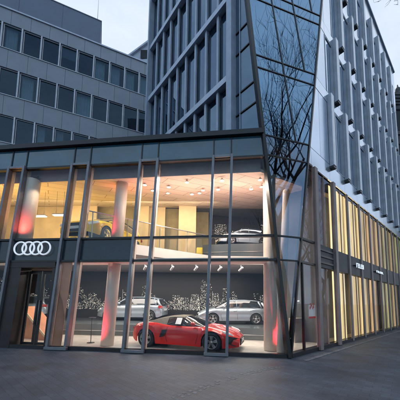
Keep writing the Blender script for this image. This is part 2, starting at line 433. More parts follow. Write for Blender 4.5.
# upper floor slab: soffit 3.70 / top 4.0 away from glass, edge strip at the glass
def slab_pts(z, back, inset=.22):
    a = FF.p(SL, z / math.cos(LEAN), -inset); b = FF.p(sedge(z) + .25, z / math.cos(LEAN), -inset)
    return [V((b.x, b.y, z)), V((a.x, a.y, z)), V((XL, back, z)), V((xr(back), back, z))]
ea = at_z(84, 8.7, 0); eb = at_z(211, 12.05, 0); ec = at_z(300, 12.05, 0)     # edge of the upper floor: a void runs behind the glass on the right
fl_ = FF.p(SL, 3.7, -.3); fe = FF.p((G.x - ea.x) / .9935, 3.7, -.3)
UF = [V((fl_.x, fl_.y, 0)), V((fe.x, fe.y, 0)), ea, eb, V((xr(eb.y), eb.y, 0)), V((xr(YB), YB, 0)), V((XL, YB, 0))]
m = MB(); m.prism([V((p.x, p.y, 3.62)) for p in UF], Z * .36); part(m, 'upper_floor', M['slabgrey'])
m = MB(); dd = (eb - ea).normalized(); nn = V((dd.y, -dd.x, 0))
m.prism([V((p.x, p.y, 3.60)) + nn * .004 for p in (ea, eb)] + [V((p.x, p.y, 3.60)) + nn * .03 for p in (eb, ea)], Z * .42)
m.prism([V((p.x, p.y - .004, 3.60)) for p in (eb + V((.03, 0, 0)), ec)] + [V((p.x, p.y - .03, 3.60)) for p in (ec, eb + V((.03, 0, 0)))], Z * .42); part(m, 'floor_fascia', M['white'])
m = MB()
a = slab_pts(3.12, YB, .25); b = slab_pts(3.12, YB, 1.098)
m.prism([a[0], a[1], b[1], b[0]], Z * .10); part(m, 'ceiling_edge', M['white'])
# upper sloping ceiling
zc0, zc1 = 6.45, 7.95
a = FF.p(SL, 6.62, -.35); b = FF.p(sedge(6.6) + .15, 6.62, -.35)
m = MB(); m.prism([V((b.x, b.y, zc0)), V((a.x, a.y, zc0)), V((XL, YB, zc1)), V((xr(YB), YB, zc1))], Z * .12); part(m, 'ceiling', M['ceil'])
m = MB(); m.prism([V((b.x, b.y - .02, 6.45)), V((a.x, a.y - .02, 6.45)), V((a.x, a.y - .02, 6.95)), V((b.x, b.y - .02, 6.95))], V((0, .03, 0))); part(m, 'bulkhead', M['greyband'])
# roof over it, hidden behind the cornice
a = FF.p(SL, 7.9, -1.15); b = FF.p(sedge(7.9), 7.9, -1.15)
m = MB(); m.prism([V((b.x + .4, b.y, 7.62)), V((a.x, a.y, 7.62)), V((XL, YB + .1, 8.5)), V((b.x - 6.2, YB + .1, 8.5))], Z * .2); part(m, 'roof', M['blackpanel'])
# rear and side walls
m = MB(); m.box(XL, 12.4, YB, YB + .2, 0, 9.2); part(m, 'rear_wall', M['room'])
a = FF.p(SL, 0, -.1)
m = MB(); m.box(XL - .2, XL, a.y, YB, 0, 8.2); part(m, 'side_wall', M['beige'])
m = MB(); FF.box(m, SL + .002, SL + .3, .0, 7.91, -1.2, .10); part(m, 'end_pier', M['blackpanel'])
# dark feature wall with printed skyline (ground floor), and its upper continuation
def wall_x(px, y): d = ray(px, 300); return d.x / d.y * y
gw0, gw1 = XL + .1, wall_x(290, 16.2)
m = MB(); m.box(gw0, gw1, 16.1, 16.25, .03, 3.615); w1 = part(m, 'feature_wall', M['darkwall'])
uw0, uw1 = wall_x(207, 16.2), wall_x(285, 16.2)
m = MB(); m.box(uw0, uw1, 16.1, 16.25, 3.99, 7.86); w2 = part(m, 'feature_wall', M['darkwall'])
def skyline(x0, x1, zb, hmax, parent, dens=1.0, sx=1.0):
    ob_ = .008 if sx > 1 else 0
    A, B = MB(), MB(); x = x0
    while x < x1:
        w = random.uniform(.25, .7) * sx; h = hmax * random.choice([.22, .3, .35, .4, .45, .5, .6, .75]) * (.78 + .22 * math.sin(x * 1.3 + 1))
        mode = random.random()
        nx = max(2, int(w / .065)); nz = max(2, int(h / .075))
        top = [1.0 - (.3 if random.random() < .12 else 0) for _ in range(nx)]; bd = random.choice([.35, .5, .7, .9])
        for i in range(nx):
            for j in range(nz):
                if j > nz * top[i]: continue
                if random.random() < bd * .5 * dens:
                    xx = x + i * .065 + random.uniform(-.015, .015); zz = zb + j * .075 + random.uniform(-.02, .02)
                    t = A if random.random() < .35 else B
                    ww = random.choice([.018, .025, .035, .055]); hh = random.choice([.015, .025, .035, .05])
                    t.box(xx, xx + ww, 16.093 - ob_, 16.0995 - ob_, zz, zz + hh)
        if mode > .93: B.box(x, x + .018, 16.0925, 16.0995, zb, zb + h * 1.1)
        x += w + random.uniform(-.05, .06)
    A.build('skyline_print', M['print'], parent); B.build('skyline_print', M['print2'], parent)
skyline(gw0 + .2, gw1 - .2, 1.15, 2.9, w1, 2.1)
random.seed(19); skyline(gw0 + .5, gw1 - .2, 1.12, 2.5, w1, 1.9, 1.3)
random.seed(7); skyline(uw0 + .3, uw1 - .5, 5.9, 2.6, w2, 2.2); random.seed(5); skyline(uw0 + .5, uw1 - .5, 5.9, 2.4, w2, 1.6, 1.2); random.seed(7)
# upstairs: beige panels, openings and glass balustrade
def wall_panel(px0, px1, y, z0, z1, mat, name='wall_panel', th=.12, label=None):
    m = MB(); m.box(wall_x(px0, y), wall_x(px1, y) - .006, y, y + th, z0, z1); return part(m, name, mat, label=label)
wall_panel(-190, 60, 14.6, 3.99, 7.5, M['beige'])
wall_panel(60, 92, 14.2, 3.99, 7.5, M['beige2'])
wall_panel(92, 132, 14.8, 3.99, 7.6, M['olive'])
wall_panel(132, 146, 14.0, 3.99, 7.45, M['beige'])
wall_panel(146, 163, 14.4, 3.99, 7.5, M['beige2'])
wall_panel(163, 177, 14.7, 3.99, 7.55, M['olive'])
wall_panel(177, 195, 13.8, 3.99, 7.4, M['beige2'])
wall_panel(195, 208, 15.2, 3.99, 7.7, M['olive'])
m = MB(); q0 = V((ea.x, ea.y, 5.03)); q1 = V((eb.x, eb.y, 5.03))
m.prism([V((q0.x, q0.y, 4.03)), V((q1.x, q1.y, 4.03)), q1, q0], V((0, .015, 0))); bl = part(m, 'balustrade', M['balu'])
m = MB(); m.tube([q0, q1], .022); part(m, 'handrail', M['podium_edge'], bl)
m = MB()
for t in (.02, .25, .5, .75, .98):
    q = q0.lerp(q1, t) + V((0, .03, 0)); m.box(q.x - .015, q.x + .015, q.y, q.y + .03, 3.985, q.z)
part(m, 'baluster', M['podium_edge'], bl)
# room behind the corner glass of the street side
m = MB()
FR.box(m, 3.45, 3.55, .03, 6.9, -3.2, -.22); part(m, 'partition', M['roomgrey'])
qa = at_z(294, 10.2, .03); qb = at_z(309, 10.8, .03)
m = MB(); m.prism([qa, qb, qb + V((-.1, .4, 0)), qa + V((-.1, .4, 0))], Z * 1.0); part(m, 'back_counter', M['slabgrey'])
m = MB(); FR.box(m, 3.6, 19.3, .03, 7.4, -1.0, -.9); part(m, 'partition', M['roomgrey'])
# columns, leaning with the front
def column(px, py, z0, z1, r, name='column'):
    base = hit(px, py, V((0, 0, z0)), Z); d = (FUP + FD * -.017); d = d / d.z
    m = MB(); m.tube([base, base + d * (z1 - z0)], r, 28); m.tube([base + d * (z1 - z0 - .06), base + d * (z1 - z0 - .02)], r * 1.25, 28)
    o = part(m, name, M['column']); return base, d
cb = column(107, 345.5, .03, 3.62, .235)
base, d = cb; m = MB(); m.tube([base + d * 3.99, base + d * 6.62], .235, 28); m.tube([base + d * 6.5, base + d * 6.56], .30, 28); part(m, 'column', M['column'])
base3 = at_z(270, 8.55, .03)
m = MB(); m.tube([base3, base3 + d * 6.45], .235, 28); part(m, 'column', M['column'])
base1 = at_z(12.0, 8.9, .03)
m = MB(); m.tube([base1, base1 + d * 3.58], .25, 28); part(m, 'column', M['column'])
m = MB(); m.tube([base1 + d * 3.96, base1 + d * 6.47], .25, 28); part(m, 'column', M['column'])
# slanted prop inside the glass prow
q = FR.p(.7, .03, -.75)
m = MB(); m.tube([FR.p(.30, .05, -.45), FR.p(2.2, 6.45, -1.2)], .14, 18); part(m, 'raking_prop', M['column'])
a = at_z(22, 10.6, .03); b = at_z(49, 10.0, .03)
m = MB(); m.prism([a, b, b + Z * .12, a + Z * 1.35], V((.1, .9, 0))); part(m, 'stair_cheek', M['copper'])
m = MB(); m.beam(a + Z * 1.36 + V((0, -.02, 0)), b + Z * .13 + V((0, -.02, 0)), .07, V((0, -1, 0)), 0, .04); part(m, 'stair_string', M['beige2'])
t = empty('barrier_post', at_z(93, 9.6, .03), 'thin dark sign post on the showroom floor left of the leaning column', 'post')
q = at_z(93, 9.6, .03); m = MB(); m.lathe([(0, .03), (.14, .03), (.14, .045), (.02, .06), (.014, .07), (.014, 1.0), (0, 1.0)], 16, 'z', (q.x, q.y, 0)); m.build('stand', M['carblack'], t)
m = MB(); m.box(q.x - .12, q.x + .12, q.y - .03, q.y + .12, 1.0, 1.02); m.build('plate', M['steel'], t)
# ceiling slots
for k in range(30):
    y = random.uniform(8.9, 14); px = random.uniform(0, 255); x = wall_x(px, y)
    zc = zc0 + (zc1 - zc0) * (y - 8.4) / (YB - 8.4) - .005
    m = MB(); w = random.choice([.10, .2, .3]); m.hexa([V((x + a * w, y + b * .045, zc + b * .045 * .19 + c)) for c in (-.012, .03) for a, b in ((0, -1), (1, -1), (1, 1), (0, 1))]); part(m, 'ceiling_slot', M['carblack'])

# podiums
def podium(pxs, front, back, z0, z1, label):
    P = [at_z(px, D, 0) for px, D in zip(pxs, front)]; Q = [at_z(px, D, 0) for px, D in zip(pxs, back)][::-1]
    c = sum(P + Q, V()) / len(P + Q)
    t = empty('display_platform', (c.x, c.y, z0), label, 'platform', 'dark platforms the cars stand on')
    m = MB(); m.prism([V((p.x, p.y, z0)) for p in P + Q], Z * (z1 - z0)); m.build('body', M['podium'], t)
    m = MB()
    for a, b in zip(P[:-1], P[1:]):
        m.tube([V((a.x, a.y - .01, z0 + (z1 - z0) * .42)), V((b.x, b.y - .01, z0 + (z1 - z0) * .42))], .014, 6)
    m.build('trim_line', M['podium_edge'], t); return t
podium((-140, -20, 60, 130, 200, 285), (11.9, 11.9, 11.8, 11.6, 11.2, 10.5), (15.9,) * 6, .03, .55, 'long dark grey platform with a thin bright trim line, under the silver hatchbacks')
podium((202, 230, 280), (12.6, 12.3, 12.0), (15.9,) * 3, 3.99, 4.72, 'upper dark grey platform under the small silver car behind the prow')

# ------------------------------------------------------------------ cars
def interp(tab, x):
    if x <= tab[0][0]: return tab[0][1]
    for (a, p), (b, q) in zip(tab[:-1], tab[1:]):
        if x <= b:
            t = (x - a) / (b - a) if b > a else 0; return p + (q - p) * t
    return tab[-1][1]
def sint(tab, x, e=.09):     # smoothed
    return (interp(tab, x - e) + interp(tab, x) * 2 + interp(tab, x + e)) / 4
def make_wheel(root, x, y, side, r, rimmat, w=.22, spokes=5, loc=V()):
    hub = MB(); hub.lathe([(0, side * .02), (.07, side * .02), (.07, -side * .05), (r * .62, -side * .055), (r * .62, -side * .12)], 28)
    wl = hub.build('wheel', M['rim_dark'], root, loc=(0, 0, 0)); wl.location = (x, y, r)
    t = MB(); pr = [(r * .66, w / 2 - .01), (r * .72, w / 2), (r * .93, w / 2 - .01), (r, w / 2 - .04), (r, -w / 2 + .04), (r * .93, -w / 2 + .01), (r * .7, -w / 2), (r * .66, -w / 2 + .01)]
    t.lathe(pr, 36); ty = t.build('tyre', M['tyre'], wl, loc=(0, 0, 0)); ty.location = (0, -side * w / 2 + side * .04, 0)
    q = MB(); q.lathe([(r * .60, -side * .10), (r * .63, side * .025), (r * .67, side * .035), (r * .69, side * .02)], 36)
    q.lathe([(0, side * .035), (.055, side * .03), (.065, side * .0)], 20)
    for k in range(spokes):
        for off in (-.11, .11):
            a = 2 * PI * k / spokes + .3; d = V((math.cos(a), 0, math.sin(a))); e = V((-math.sin(a), 0, math.cos(a)))
            a2 = a + off; d2 = V((math.cos(a2), 0, math.sin(a2)))
            p = d * .04; pp = d2 * (r * .63); ww = .017 if spokes > 5 else .026
            q.hexa([p - e * ww + V((0, side * -.02, 0)), p + e * ww + V((0, side * -.02, 0)), p + e * ww + V((0, side * .03, 0)), p - e * ww + V((0, side * .03, 0)),
                    pp - e * ww * 1.2 + V((0, -side * .02, 0)), pp + e * ww * 1.2 + V((0, -side * .02, 0)), pp + e * ww * 1.2 + V((0, side * .022, 0)), pp - e * ww * 1.2 + V((0, side * .022, 0))])
    ri = q.build('rim', rimmat, wl, loc=(0, 0, 0)); ri.location = (0, 0, 0)
    return wl
def make_car(kind, paint, name, label, cat='car', group=None):
    root = empty(name, (0, 0, 0), label, cat, group)
    if kind == 'sport':
        x0, x1, wx, wr = -2.0, 2.28, 1.325, .345
        top = [(-2.0, .62), (-1.96, .84), (-1.86, .90), (-1.35, .96), (-.9, .965), (-.3, .90), (.5, .895), (.9, .90), (1.32, .83), (1.75, .735), (2.05, .63), (2.2, .54), (2.28, .46)]
        wid = [(-2.0, .76), (-1.92, .86), (-1.7, .935), (-1.3, .965), (-.8, .945), (-.2, .90), (.5, .895), (.95, .925), (1.32, .95), (1.7, .93), (1.95, .86), (2.15, .74), (2.28, .62)]
        bot = [(-2.0, .34), (-1.85, .22), (-1.5, .17), (1.6, .15), (1.95, .16), (2.28, .20)]
        hump = .028
    else:
        x0, x1, wx, wr = -2.02, 2.14, 1.29, .325
        top = [(-2.02, .62), (-1.97, .92), (-1.85, 1.0), (-1.3, 1.0), (.5, .965), (.95, .985), (1.3, .92), (1.75, .82), (2.0, .70), (2.1, .58), (2.14, .48)]
        wid = [(-2.02, .68), (-1.9, .80), (-1.6, .87), (-1.2, .895), (1.3, .89), (1.7, .86), (1.95, .76), (2.14, .58)]
        bot = [(-2.02, .34), (-1.8, .24), (1.8, .2), (2.14, .24)]
        hump = .0
    ar = wr + .045
    NX = 110
    xs = [x0 + (x1 - x0) * (i / NX) for i in range(NX + 1)]
    # refine around arches
    for c in (-wx, wx):
        for k in range(25): xs.append(c + ar * math.cos(PI * k / 24)); 
    xs = sorted(set(round(x, 4) for x in xs))
    rows = []
    for x in xs:
        zt = sint(top, x); w = sint(wid, x, .12); zb = interp(bot, x)
        for c in (-wx, wx):
            if abs(x - c) < ar: zb = max(zb, wr + math.sqrt(ar * ar - (x - c) ** 2))
        shoulder = zt - (.10 if kind == 'sport' else .09)
        crest = hump * (math.exp(-((x - wx) / .42) ** 2) + math.exp(-((x + wx) / .5) ** 2))
        zs = shoulder + crest
        fl = .018 * (math.exp(-((x - wx) / (ar * 1.15)) ** 4) + math.exp(-((x + wx) / (ar * 1.15)) ** 4))
        pts = [(0, zt + .015), (w * .3, zt + .012), (w * .6, zt + crest * .5), (w * .80, zt - .015 + crest), (w * .91, zt - .045 + crest), (w * .965, zs)]
        zl = max(zb, .28 + .0)
        lower = [(.0, .985), (.15, 1.0), (.33, 1.0), (.5, .992), (.56, 1.0), (.75, .985), (.9, .97), (1., .955)]
        for t, f in lower[1:]:
            z = zs + (zb - zs) * t
            rel = (zs - z) / max(.01, zs - .2)
            ff = 1.0 - .02 * max(0, rel - .45) * 1.8 - (.02 if .42 < rel < .5 else 0)
            if kind == 'sport' and -.95 < x < .75:      # scooped flank leading into the intake
                ff -= .045 * math.exp(-((z - .56) / .12) ** 2) * (1 - abs((x + .1) / .85)) 
            pts.append((w * ff + fl, z))
        rows.append(pts)
    mb = MB(); n = len(rows[0]); vs = []; fs = []
    full = 2 * n - 1
    for x, pts in zip(xs, rows):
        line = [V((x, -y, z)) for y, z in pts[::-1]] + [V((x, y, z)) for y, z in pts[1:]]
        vs += line
    for i in range(len(xs) - 1):
        for j in range(full - 1):
            a = i * full + j; fs.append((a, a + 1, a + full + 1, a + full))
    fs.append(tuple(range(full))[::-1]); fs.append(tuple(range((len(xs) - 1) * full, len(xs) * full)))
    mb.add(vs, fs, True); body = mb.build('body', paint, root)
    sd = body.modifiers.new('bevel', 'BEVEL'); sd.width = .012; sd.segments = 2; sd.limit_method = 'ANGLE'; sd.angle_limit = rad(50)
    m = MB(); m.box(x0 + .2, x1 - .25, -.62, .62, .17, .62)
    for s in (-1, 1): m.box(-wx + ar + .01, wx - ar - .01, s * .62, s * .83, .16, .24)
    m.build('underbody', M['carblack'], root)
    def wtop(x): return sint(wid, x, .12)
    def ztop(x): return sint(top, x)
    # greenhouse
    if kind == 'sport':
        roof = [(-1.55, .955), (-1.3, 1.00), (-.95, 1.11), (-.6, 1.19), (-.25, 1.225), (.1, 1.22), (.22, 1.20), (.5, 1.10), (.8, .985), (.98, .91)]
        xs2 = [-1.55 + 2.53 * i / 50 for i in range(51)]; rw, bw = .56, .80; split = .20
    else:
        roof = [(-1.98, .98), (-1.86, 1.18), (-1.72, 1.36), (-1.4, 1.43), (-.7, 1.465), (0, 1.455), (.32, 1.41), (.7, 1.22), (1.0, 1.05), (1.14, .965)]
        xs2 = [-1.98 + 3.12 * i / 56 for i in range(57)]; rw, bw = .60, .83; split = .32
    vs = []; fs = []
    def gsec(x, grow=0.):
        zr = sint(roof, x, .04) + grow; zb_ = ztop(x) - .03; f = max(0, min(1, (zr - zb_) / (.30 if kind == 'sport' else .42)))
        wb = min(wtop(x) * .90, bw); wt = wb + (rw - wb) * f
        return [(0, zr), (wt * .5, zr - .006), (wt * .86, zr - .022), (wt, zr - .06 * f - .003), ((wt + wb) / 2 + .02, (zr - .06 * f + zb_) / 2), (wb + .005, zb_)]
    def shell(mb, xsl, jr, grow=0., off=0.):
        vs, fs = [], []
        for x in xsl:
            s_ = gsec(x, grow); s_ = [(y + off, z) for y, z in s_][:jr]
            vs.extend([V((x, -y, z)) for y, z in s_[::-1]] + [V((x, y, z)) for y, z in s_[1:]])
        k = 2 * jr - 1
        for i in range(len(xsl) - 1):
            for j in range(k - 1): a = i * k + j; fs.append((a, a + 1, a + k + 1, a + k))
        mb.add(vs, fs, True)
    m = MB(); shell(m, xs2, 6); m.build('window_glass', M['carglass'], root)
    m = MB()
    if kind == 'sport':
        shell(m, [x for x in xs2 if x <= split], 4, .012, .006)
        # soft-top sides behind the door glass
        xq = [x for x in xs2 if x <= -.45]; vs, fs = [], []
        for s in (-1, 1):
            m2 = []
            for x in xq: m2 += [V((x, s * (y + .012), z)) for y, z in gsec(x, .012)[3:6]]
            o = len(xq); m.add(m2, [(i * 3 + j, i * 3 + j + 1, i * 3 + j + 4, i * 3 + j + 3) for i in range(o - 1) for j in range(2)], True)
        m.build('soft_top', M['softtop'], root)
    else:
        shell(m, [x for x in xs2 if -1.80 <= x <= split], 4, .012, .006)
        m.build('roof', paint, root)
    # pillars
    m = MB()
    def pil(xb, xt, w):
        for s in (-1, 1):
            pb, pt = gsec(xb), gsec(xt)
            m.tube([V((xb, s * (pb[5][0] + .01), pb[5][1])), V(((xb + xt) / 2, s * ((pb[4][0] + pt[4][0]) / 2 + .012), (pb[4][1] + pt[4][1]) / 2)), V((xt, s * (pt[3][0] + .008), pt[3][1]))], w, 8)
    if kind == 'sport': pil(.98, .2, .026)
    else:
        pil(1.08, .36, .024); pil(-1.93, -1.72, .07); pil(-1.66, -1.5, .04); pil(-.12, -.18, .010)
        for s in (-1, 1):     # window sill line
            m.tube([V((x, s * (gsec(x)[5][0] + .006), gsec(x)[5][1] + .015)) for x in (-1.9, -1.2, -.5, .2, .9)], .008, 6)
    m.build('window_pillars', paint if kind != 'sport' else M['podium_edge'], root)
    # wheels
    for x in (-wx, wx):
        for s in (-1, 1):
            make_wheel(root, x, s * (sint(wid, x, .12) + .012 - .03), s, wr, M['rim_titan'] if kind == 'sport' else M['rim'], spokes=5)
            mq = MB(); mq.lathe([(ar + .02, .0), (ar + .02, .30), (0, .30)], 28); a = mq.build('wheel_well', M['carblack'], root, loc=(0, 0, 0)); a.location = (x, s * (.60), wr) if s < 0 else (x, .30, wr)
            if s < 0: a.location = (x, -.60, wr)
    # door seams
    m = MB()
    def seam(xz):
        for s in (-1, 1): m.tube([V((x, s * (sint(wid, x, .12) * (1.0 if z < .75 else .985) + .001), z)) for x, z in xz], .006, 6)
    if kind == 'sport': seam([(.78, .84), (.80, .55), (.72, .25)]); seam([(-.42, .82), (-.5, .5), (-.42, .25)])
    else: seam([(.80, .88), (.82, .5), (.74, .25)]); seam([(-.16, .90), (-.17, .3)]); seam([(-1.02, .88), (-.98, .6), (-.86, .3)])
    m.build('door_seams', M['carblack'], root)
    # mirrors
    for s in (-1, 1):
        m = MB(); yy = sint(wid, .62) * .95; m.lathe([(0, -.09), (.05, -.085), (.075, -.03), (.075, .05), (.04, .09), (0, .095)], 16, c=(.62, s * (yy + .08), ztop(.62) + .07)); m.build('mirror', paint, root)
    # lamps, grille, plate
    if kind == 'sport':
        for s in (-1, 1):
            m = MB()
            f = [(2.00, .80, .66), (1.70, .915, .745), (1.78, .925, .67), (2.08, .78, .585)]
            m.prism([V((x, s * y, z)) for x, y, z in f], V((.025, s * .03, .015))); m.build('headlight', M['headlight'], root)
            m = MB(); m.prism([V((x, s * y, z)) for x, y, z in [(2.12, .72, .54), (1.86, .91, .60), (1.90, .92, .34), (2.14, .76, .24), (2.28, .44, .24), (2.30, .40, .46)]], V((.022, s * .02, 0))); m.build('air_intake', M['carblack'], root)
            m = MB(); m.prism([V((x, s * y, z)) for x, y, z in [(-.42, .925, .72), (-.62, .955, .70), (-.72, .965, .42), (-.55, .95, .46)]], V((0, s * .02, 0))); m.build('side_intake', M['carblack'], root)
            m = MB(); m.prism([V((x, s * y, z)) for x, y, z in [(-2.005, .58, .76), (-1.985, .74, .75), (-1.985, .74, .66), (-2.005, .58, .66)]], V((-.02, s * .02, 0))); m.build('tail_light', M['tail'], root)
        m = MB(); m.box(2.27, 2.31, -.40, .40, .24, .47); m.build('grille', M['carblack'], root)
        m = MB(); m.box(2.312, 2.325, -.24, .24, .33, .44); m.build('number_plate', M['plate'], root)
        m = MB(); m.prism([V((.13, -.905, .93)), V((-.10, -.905, .93)), V((-.12, -.66, 1.15)), V((.10, -.66, 1.15))], V((0, -.008, .008))); m.build('window_sheet', M['plate'], root)
    else:
        for s in (-1, 1):
            m = MB(); m.prism([V((x, s * y, z)) for x, y, z in [(2.09, .58, .60), (1.80, .82, .74), (1.78, .86, .66), (2.10, .62, .50)]], V((.03, s * .03, .01))); m.build('headlight', M['headlight'], root)
            m = MB(); m.prism([V((x, s * y, z)) for x, y, z in [(-2.00, .66, .93), (-1.80, .86, .93), (-1.83, .87, .78), (-2.03, .64, .78)]], V((-.02, s * .02, 0))); m.build('tail_light', M['tail'], root)
        m = MB(); m.prism([V((2.15, y, z)) for y, z in [(-.32, .60), (.32, .60), (.26, .26), (-.26, .26)]], V((.02, 0, 0))); m.build('grille', M['carblack'], root)
        m = MB(); m.box(2.172, 2.185, -.26, .26, .36, .47); m.build('number_plate', M['plate'], root)
        for s in (-1, 1):
            for xx in (-.02, -.9):
                m = MB(); m.tube([V((xx - .1, s * (wtop(xx) + .012), .80)), V((xx + .08, s * (wtop(xx) + .012), .80))], .014, 6); m.build('door_handle', paint, root)
        m = MB(); m.box(-2.06, -2.03, -.26, .26, .62, .73); m.build('number_plate', M['plate'], root)
    return root
def place(root, fx, fD, rx, rD, z, scale, wb):
    # put the near wheels' contact points: front at column fx depth fD, rear at column rx depth rD
    f = at_z(fx, fD, z); r = at_z(rx, rD, z); d = (f - r); ang = math.atan2(d.y, d.x)
    e = V((math.sin(ang), -math.cos(ang), 0))        # car's right-hand side
    if e.y > 0: e = -e
    c = (f + r) / 2 - e * (.86 * scale)
    root.location = (c.x, c.y, z); root.rotation_euler = (0, 0, ang); root.scale = (scale,) * 3
red = make_car('sport', M['red'], 'sports_car', 'red two-seat sports car with a closed beige-grey fabric roof behind the front glass')
place(red, 213.8, 8.15, 146.5, 8.95, .03, .93, 2.65)
sv = make_car('hatch', M['silver'], 'hatchback', 'silver-blue hatchback on the dark platform right behind the red sports car nose', group='silver hatchbacks on the platforms')
place(sv, 213, 12.3, 256, 12.45, .55, .865, 2.58)
sv2 = copy_tree(sv); sv2['label'] = 'silver hatchback parked behind the leaning column, its rear end above the red car tail'
place(sv2, 108, 14.0, 151, 13.7, .55, .95, 2.58)
sv3 = copy_tree(sv); sv3['label'] = 'silver hatchback seen through the entrance doors, only its rear half in view'
place(sv3, -8, 14.4, 38, 14.2, .55, .93, 2.58)
sv4 = copy_tree(sv); sv4['label'] = 'small silver car on the upper storey platform behind the prow'
place(sv4, 231.5, 12.35, 264, 12.75, 4.72, .70, 2.58)
yc = make_car('hatch', M['yellow'], 'yellow_car', 'bright yellow car facing the street on the upper floor beside the column')
p = at_z(104, 11.5, 4.15); yc.location = p; yc.rotation_euler = (0, 0, rad(-103)); yc.scale = (1.04,) * 3
t = empty('display_plinth', (p.x, p.y, 3.985), 'low dark plinth lifting the yellow car off the upper floor', 'platform')
m = MB(); m.lathe([(0, 3.985), (2.1, 3.985), (2.1, 4.12), (2.06, 4.148), (0, 4.148)], 40, 'z', (p.x, p.y, 0)); m.build('body', M['podium'], t)
p = at_z(200.5, 12.9, 3.985)
ch = empty('lounge_chair', p, 'small yellow lounge chair behind the balustrade, at the end of the beige wall', 'chair')
m = MB(); m.box(p.x - .27, p.x + .27, p.y - .25, p.y + .25, 4.16, 4.34); m.build('seat', M['yellow'], ch, bevel=.04)
m = MB(); m.hexa([V((p.x + a, p.y + b, c)) for a, b, c in ((-.27, .18, 4.345), (.27, .18, 4.345), (.27, .30, 4.345), (-.27, .30, 4.345), (-.25, .30, 4.72), (.25, .30, 4.72), (.25, .38, 4.72), (-.25, .38, 4.72))]); m.build('backrest', M['yellow'], ch, bevel=.03)
for a in (-1, 1):
    for b in (-1, 1):
        m = MB(); m.tube([V((p.x + a * .24, p.y + b * .22, 3.985)), V((p.x + a * .2, p.y + b * .19, 4.16))], .018, 8); m.build('leg', M['podium_edge'], ch)

# ------------------------------------------------------------------ emblem on the name band
s0 = FF.inv(16.2, 249)[0]; s1 = FF.inv(52.5, 249)[0]; hc = 3.575
Rr = .26; span = abs(s0 - s1) - 2 * Rr
em = empty('ring_emblem', FF.p((s0 + s1) / 2, hc, .08), 'white emblem of four interlocked rings on the dark band over the entrance', 'sign')
for k in range(4):
    m = MB(); m.ring(FF.p(s1 + Rr + span * k / 3, hc, .09 + (.008 if k % 2 else 0)), Rr - .02, .03, FD, FUP, 48, 8); m.build('ring', M['rings'], em)

# ------------------------------------------------------------------ lamps in the showroom
def zceil(y): return zc0 + (zc1 - zc0) * (y - 8.45) / (YB - 8.45)
pend = [(145, 178), (153, 184), (169, 180), (168, 187), (187, 175), (192, 188), (199.5, 186.5), (222, 173), (218, 182), (203, 183), (260, 172), (251, 181), (261.5, 178.5)]
for i, (x, y) in enumerate(pend):
    D = 8.9 + (y - 170) * .14
    P = at_depth(x, y, D); zt = zceil(P.y)
    if P.z > zt - .15: P.z = zt - .18
    t = empty('pendant_lamp', P, None, 'lamp', 'small bell lamps under the upper ceiling')
    m = MB(); m.lathe([(.012, .12), (.03, .10), (.085, .0), (.08, .0)], 16, 'z', P); m.build('shade', M['column'], t)
    m = MB(); m.lathe([(0, .015), (.05, .012), (.076, .002), (.0, -.008)], 16, 'z', P); m.build('bulb', M['lamp'], t)
    m = MB(); m.tube([P + Z * .12, V((P.x, P.y, zt))], .006, 5); m.build('cord', M['spot_body'], t)
    t['label'] = 'small lit bell pendant lamp among the warm ceiling lights of the upper storey'
for i, (x0, x1, y, lab) in enumerate(((35, 46, 216, 'left of the two long lit bar lamps in the upper storey above the ring emblem'), (53.5, 65.5, 215, 'right of the two long lit bar lamps in the upper storey above the ring emblem'))):
    a = at_depth(x0, y, 11); b = at_depth(x1, y, 11); c = (a + b) / 2
    t = empty('bar_lamp', c, lab, 'lamp', 'long bar lamps')
    m = MB(); m.beam(a, b, .16, Z, -.03, .0); m.build('diffuser', M['lampstrip'], t)
    m = MB(); m.beam(a, b, .20, Z, .002, .05)
    m.tube([a.lerp(b, .2), V((a.lerp(b, .2).x, a.y, zceil(a.y)))], .008, 5); m.tube([a.lerp(b, .8), V((a.lerp(b, .8).x, a.y, zceil(a.y)))], .008, 5); m.build('housing', M['spot_body'], t)
for i, (x, y) in enumerate(((90, 263), (117, 264), (144, 264), (171, 265), (195, 264), (219, 264), (240, 265))):
    P = at_depth(x, y, 12.45 if x > 130 else 10.0); P.z = 3.62
    t = empty('track_spotlight', P, 'grey track spotlight on the ground floor ceiling aimed at the feature wall', 'spotlight', 'track spotlights')
    m = MB(); m.box(P.x - .24, P.x + .24, P.y - .02, P.y + .02, 3.585, 3.618); m.build('track', M['spot_body'], t)
    m = MB(); m.tube([V((P.x + .05, P.y, 3.585)), V((P.x + .05, P.y, 3.45))], .015, 6); m.tube([V((P.x + .12, P.y - .08, 3.47)), V((P.x - .02, P.y + .16, 3.32))], .055, 12); m.build('spot_head', M['spot_body'], t)
def area(name, loc, size, power, col, rot=(0, 0, 0), sy=None):
    l = bpy.data.lights.new(name, 'AREA'); l.energy = power; l.color = col; l.size = size
    if sy: l.shape = 'RECTANGLE'; l.size_y = sy
    o = bpy.data.objects.new(name, l); COL.objects.link(o); o.location = loc; o.rotation_euler = rot; return o
def spot(name, loc, target, power, col, ang=60, blend=.6, r=.05):
    l = bpy.data.lights.new(name, 'SPOT'); l.energy = power; l.color = col; l.spot_size = rad(ang); l.spot_blend = blend; l.shadow_soft_size = r
    o = bpy.data.objects.new(name, l); COL.objects.link(o); o.location = loc
    o.rotation_euler = (V(target) - V(loc)).to_track_quat('-Z', 'Y').to_euler(); return o
W1 = (1, .84, .66)
area('ceiling_light', (-1.0, 12.9, 3.58), 8.5, 430, (1, .92, .85), sy=1.8)
area('ceiling_light', (-7.6, 10.8, 3.58), 5, 200, W1, sy=2.5)
area('ceiling_light', (.2, 9.0, 6.36), 3.6, 230, (1, .86, .74), sy=.5)
area('ceiling_light', (2.4, 10.6, 6.7), 2.5, 120, (1, .80, .68), sy=2.0)
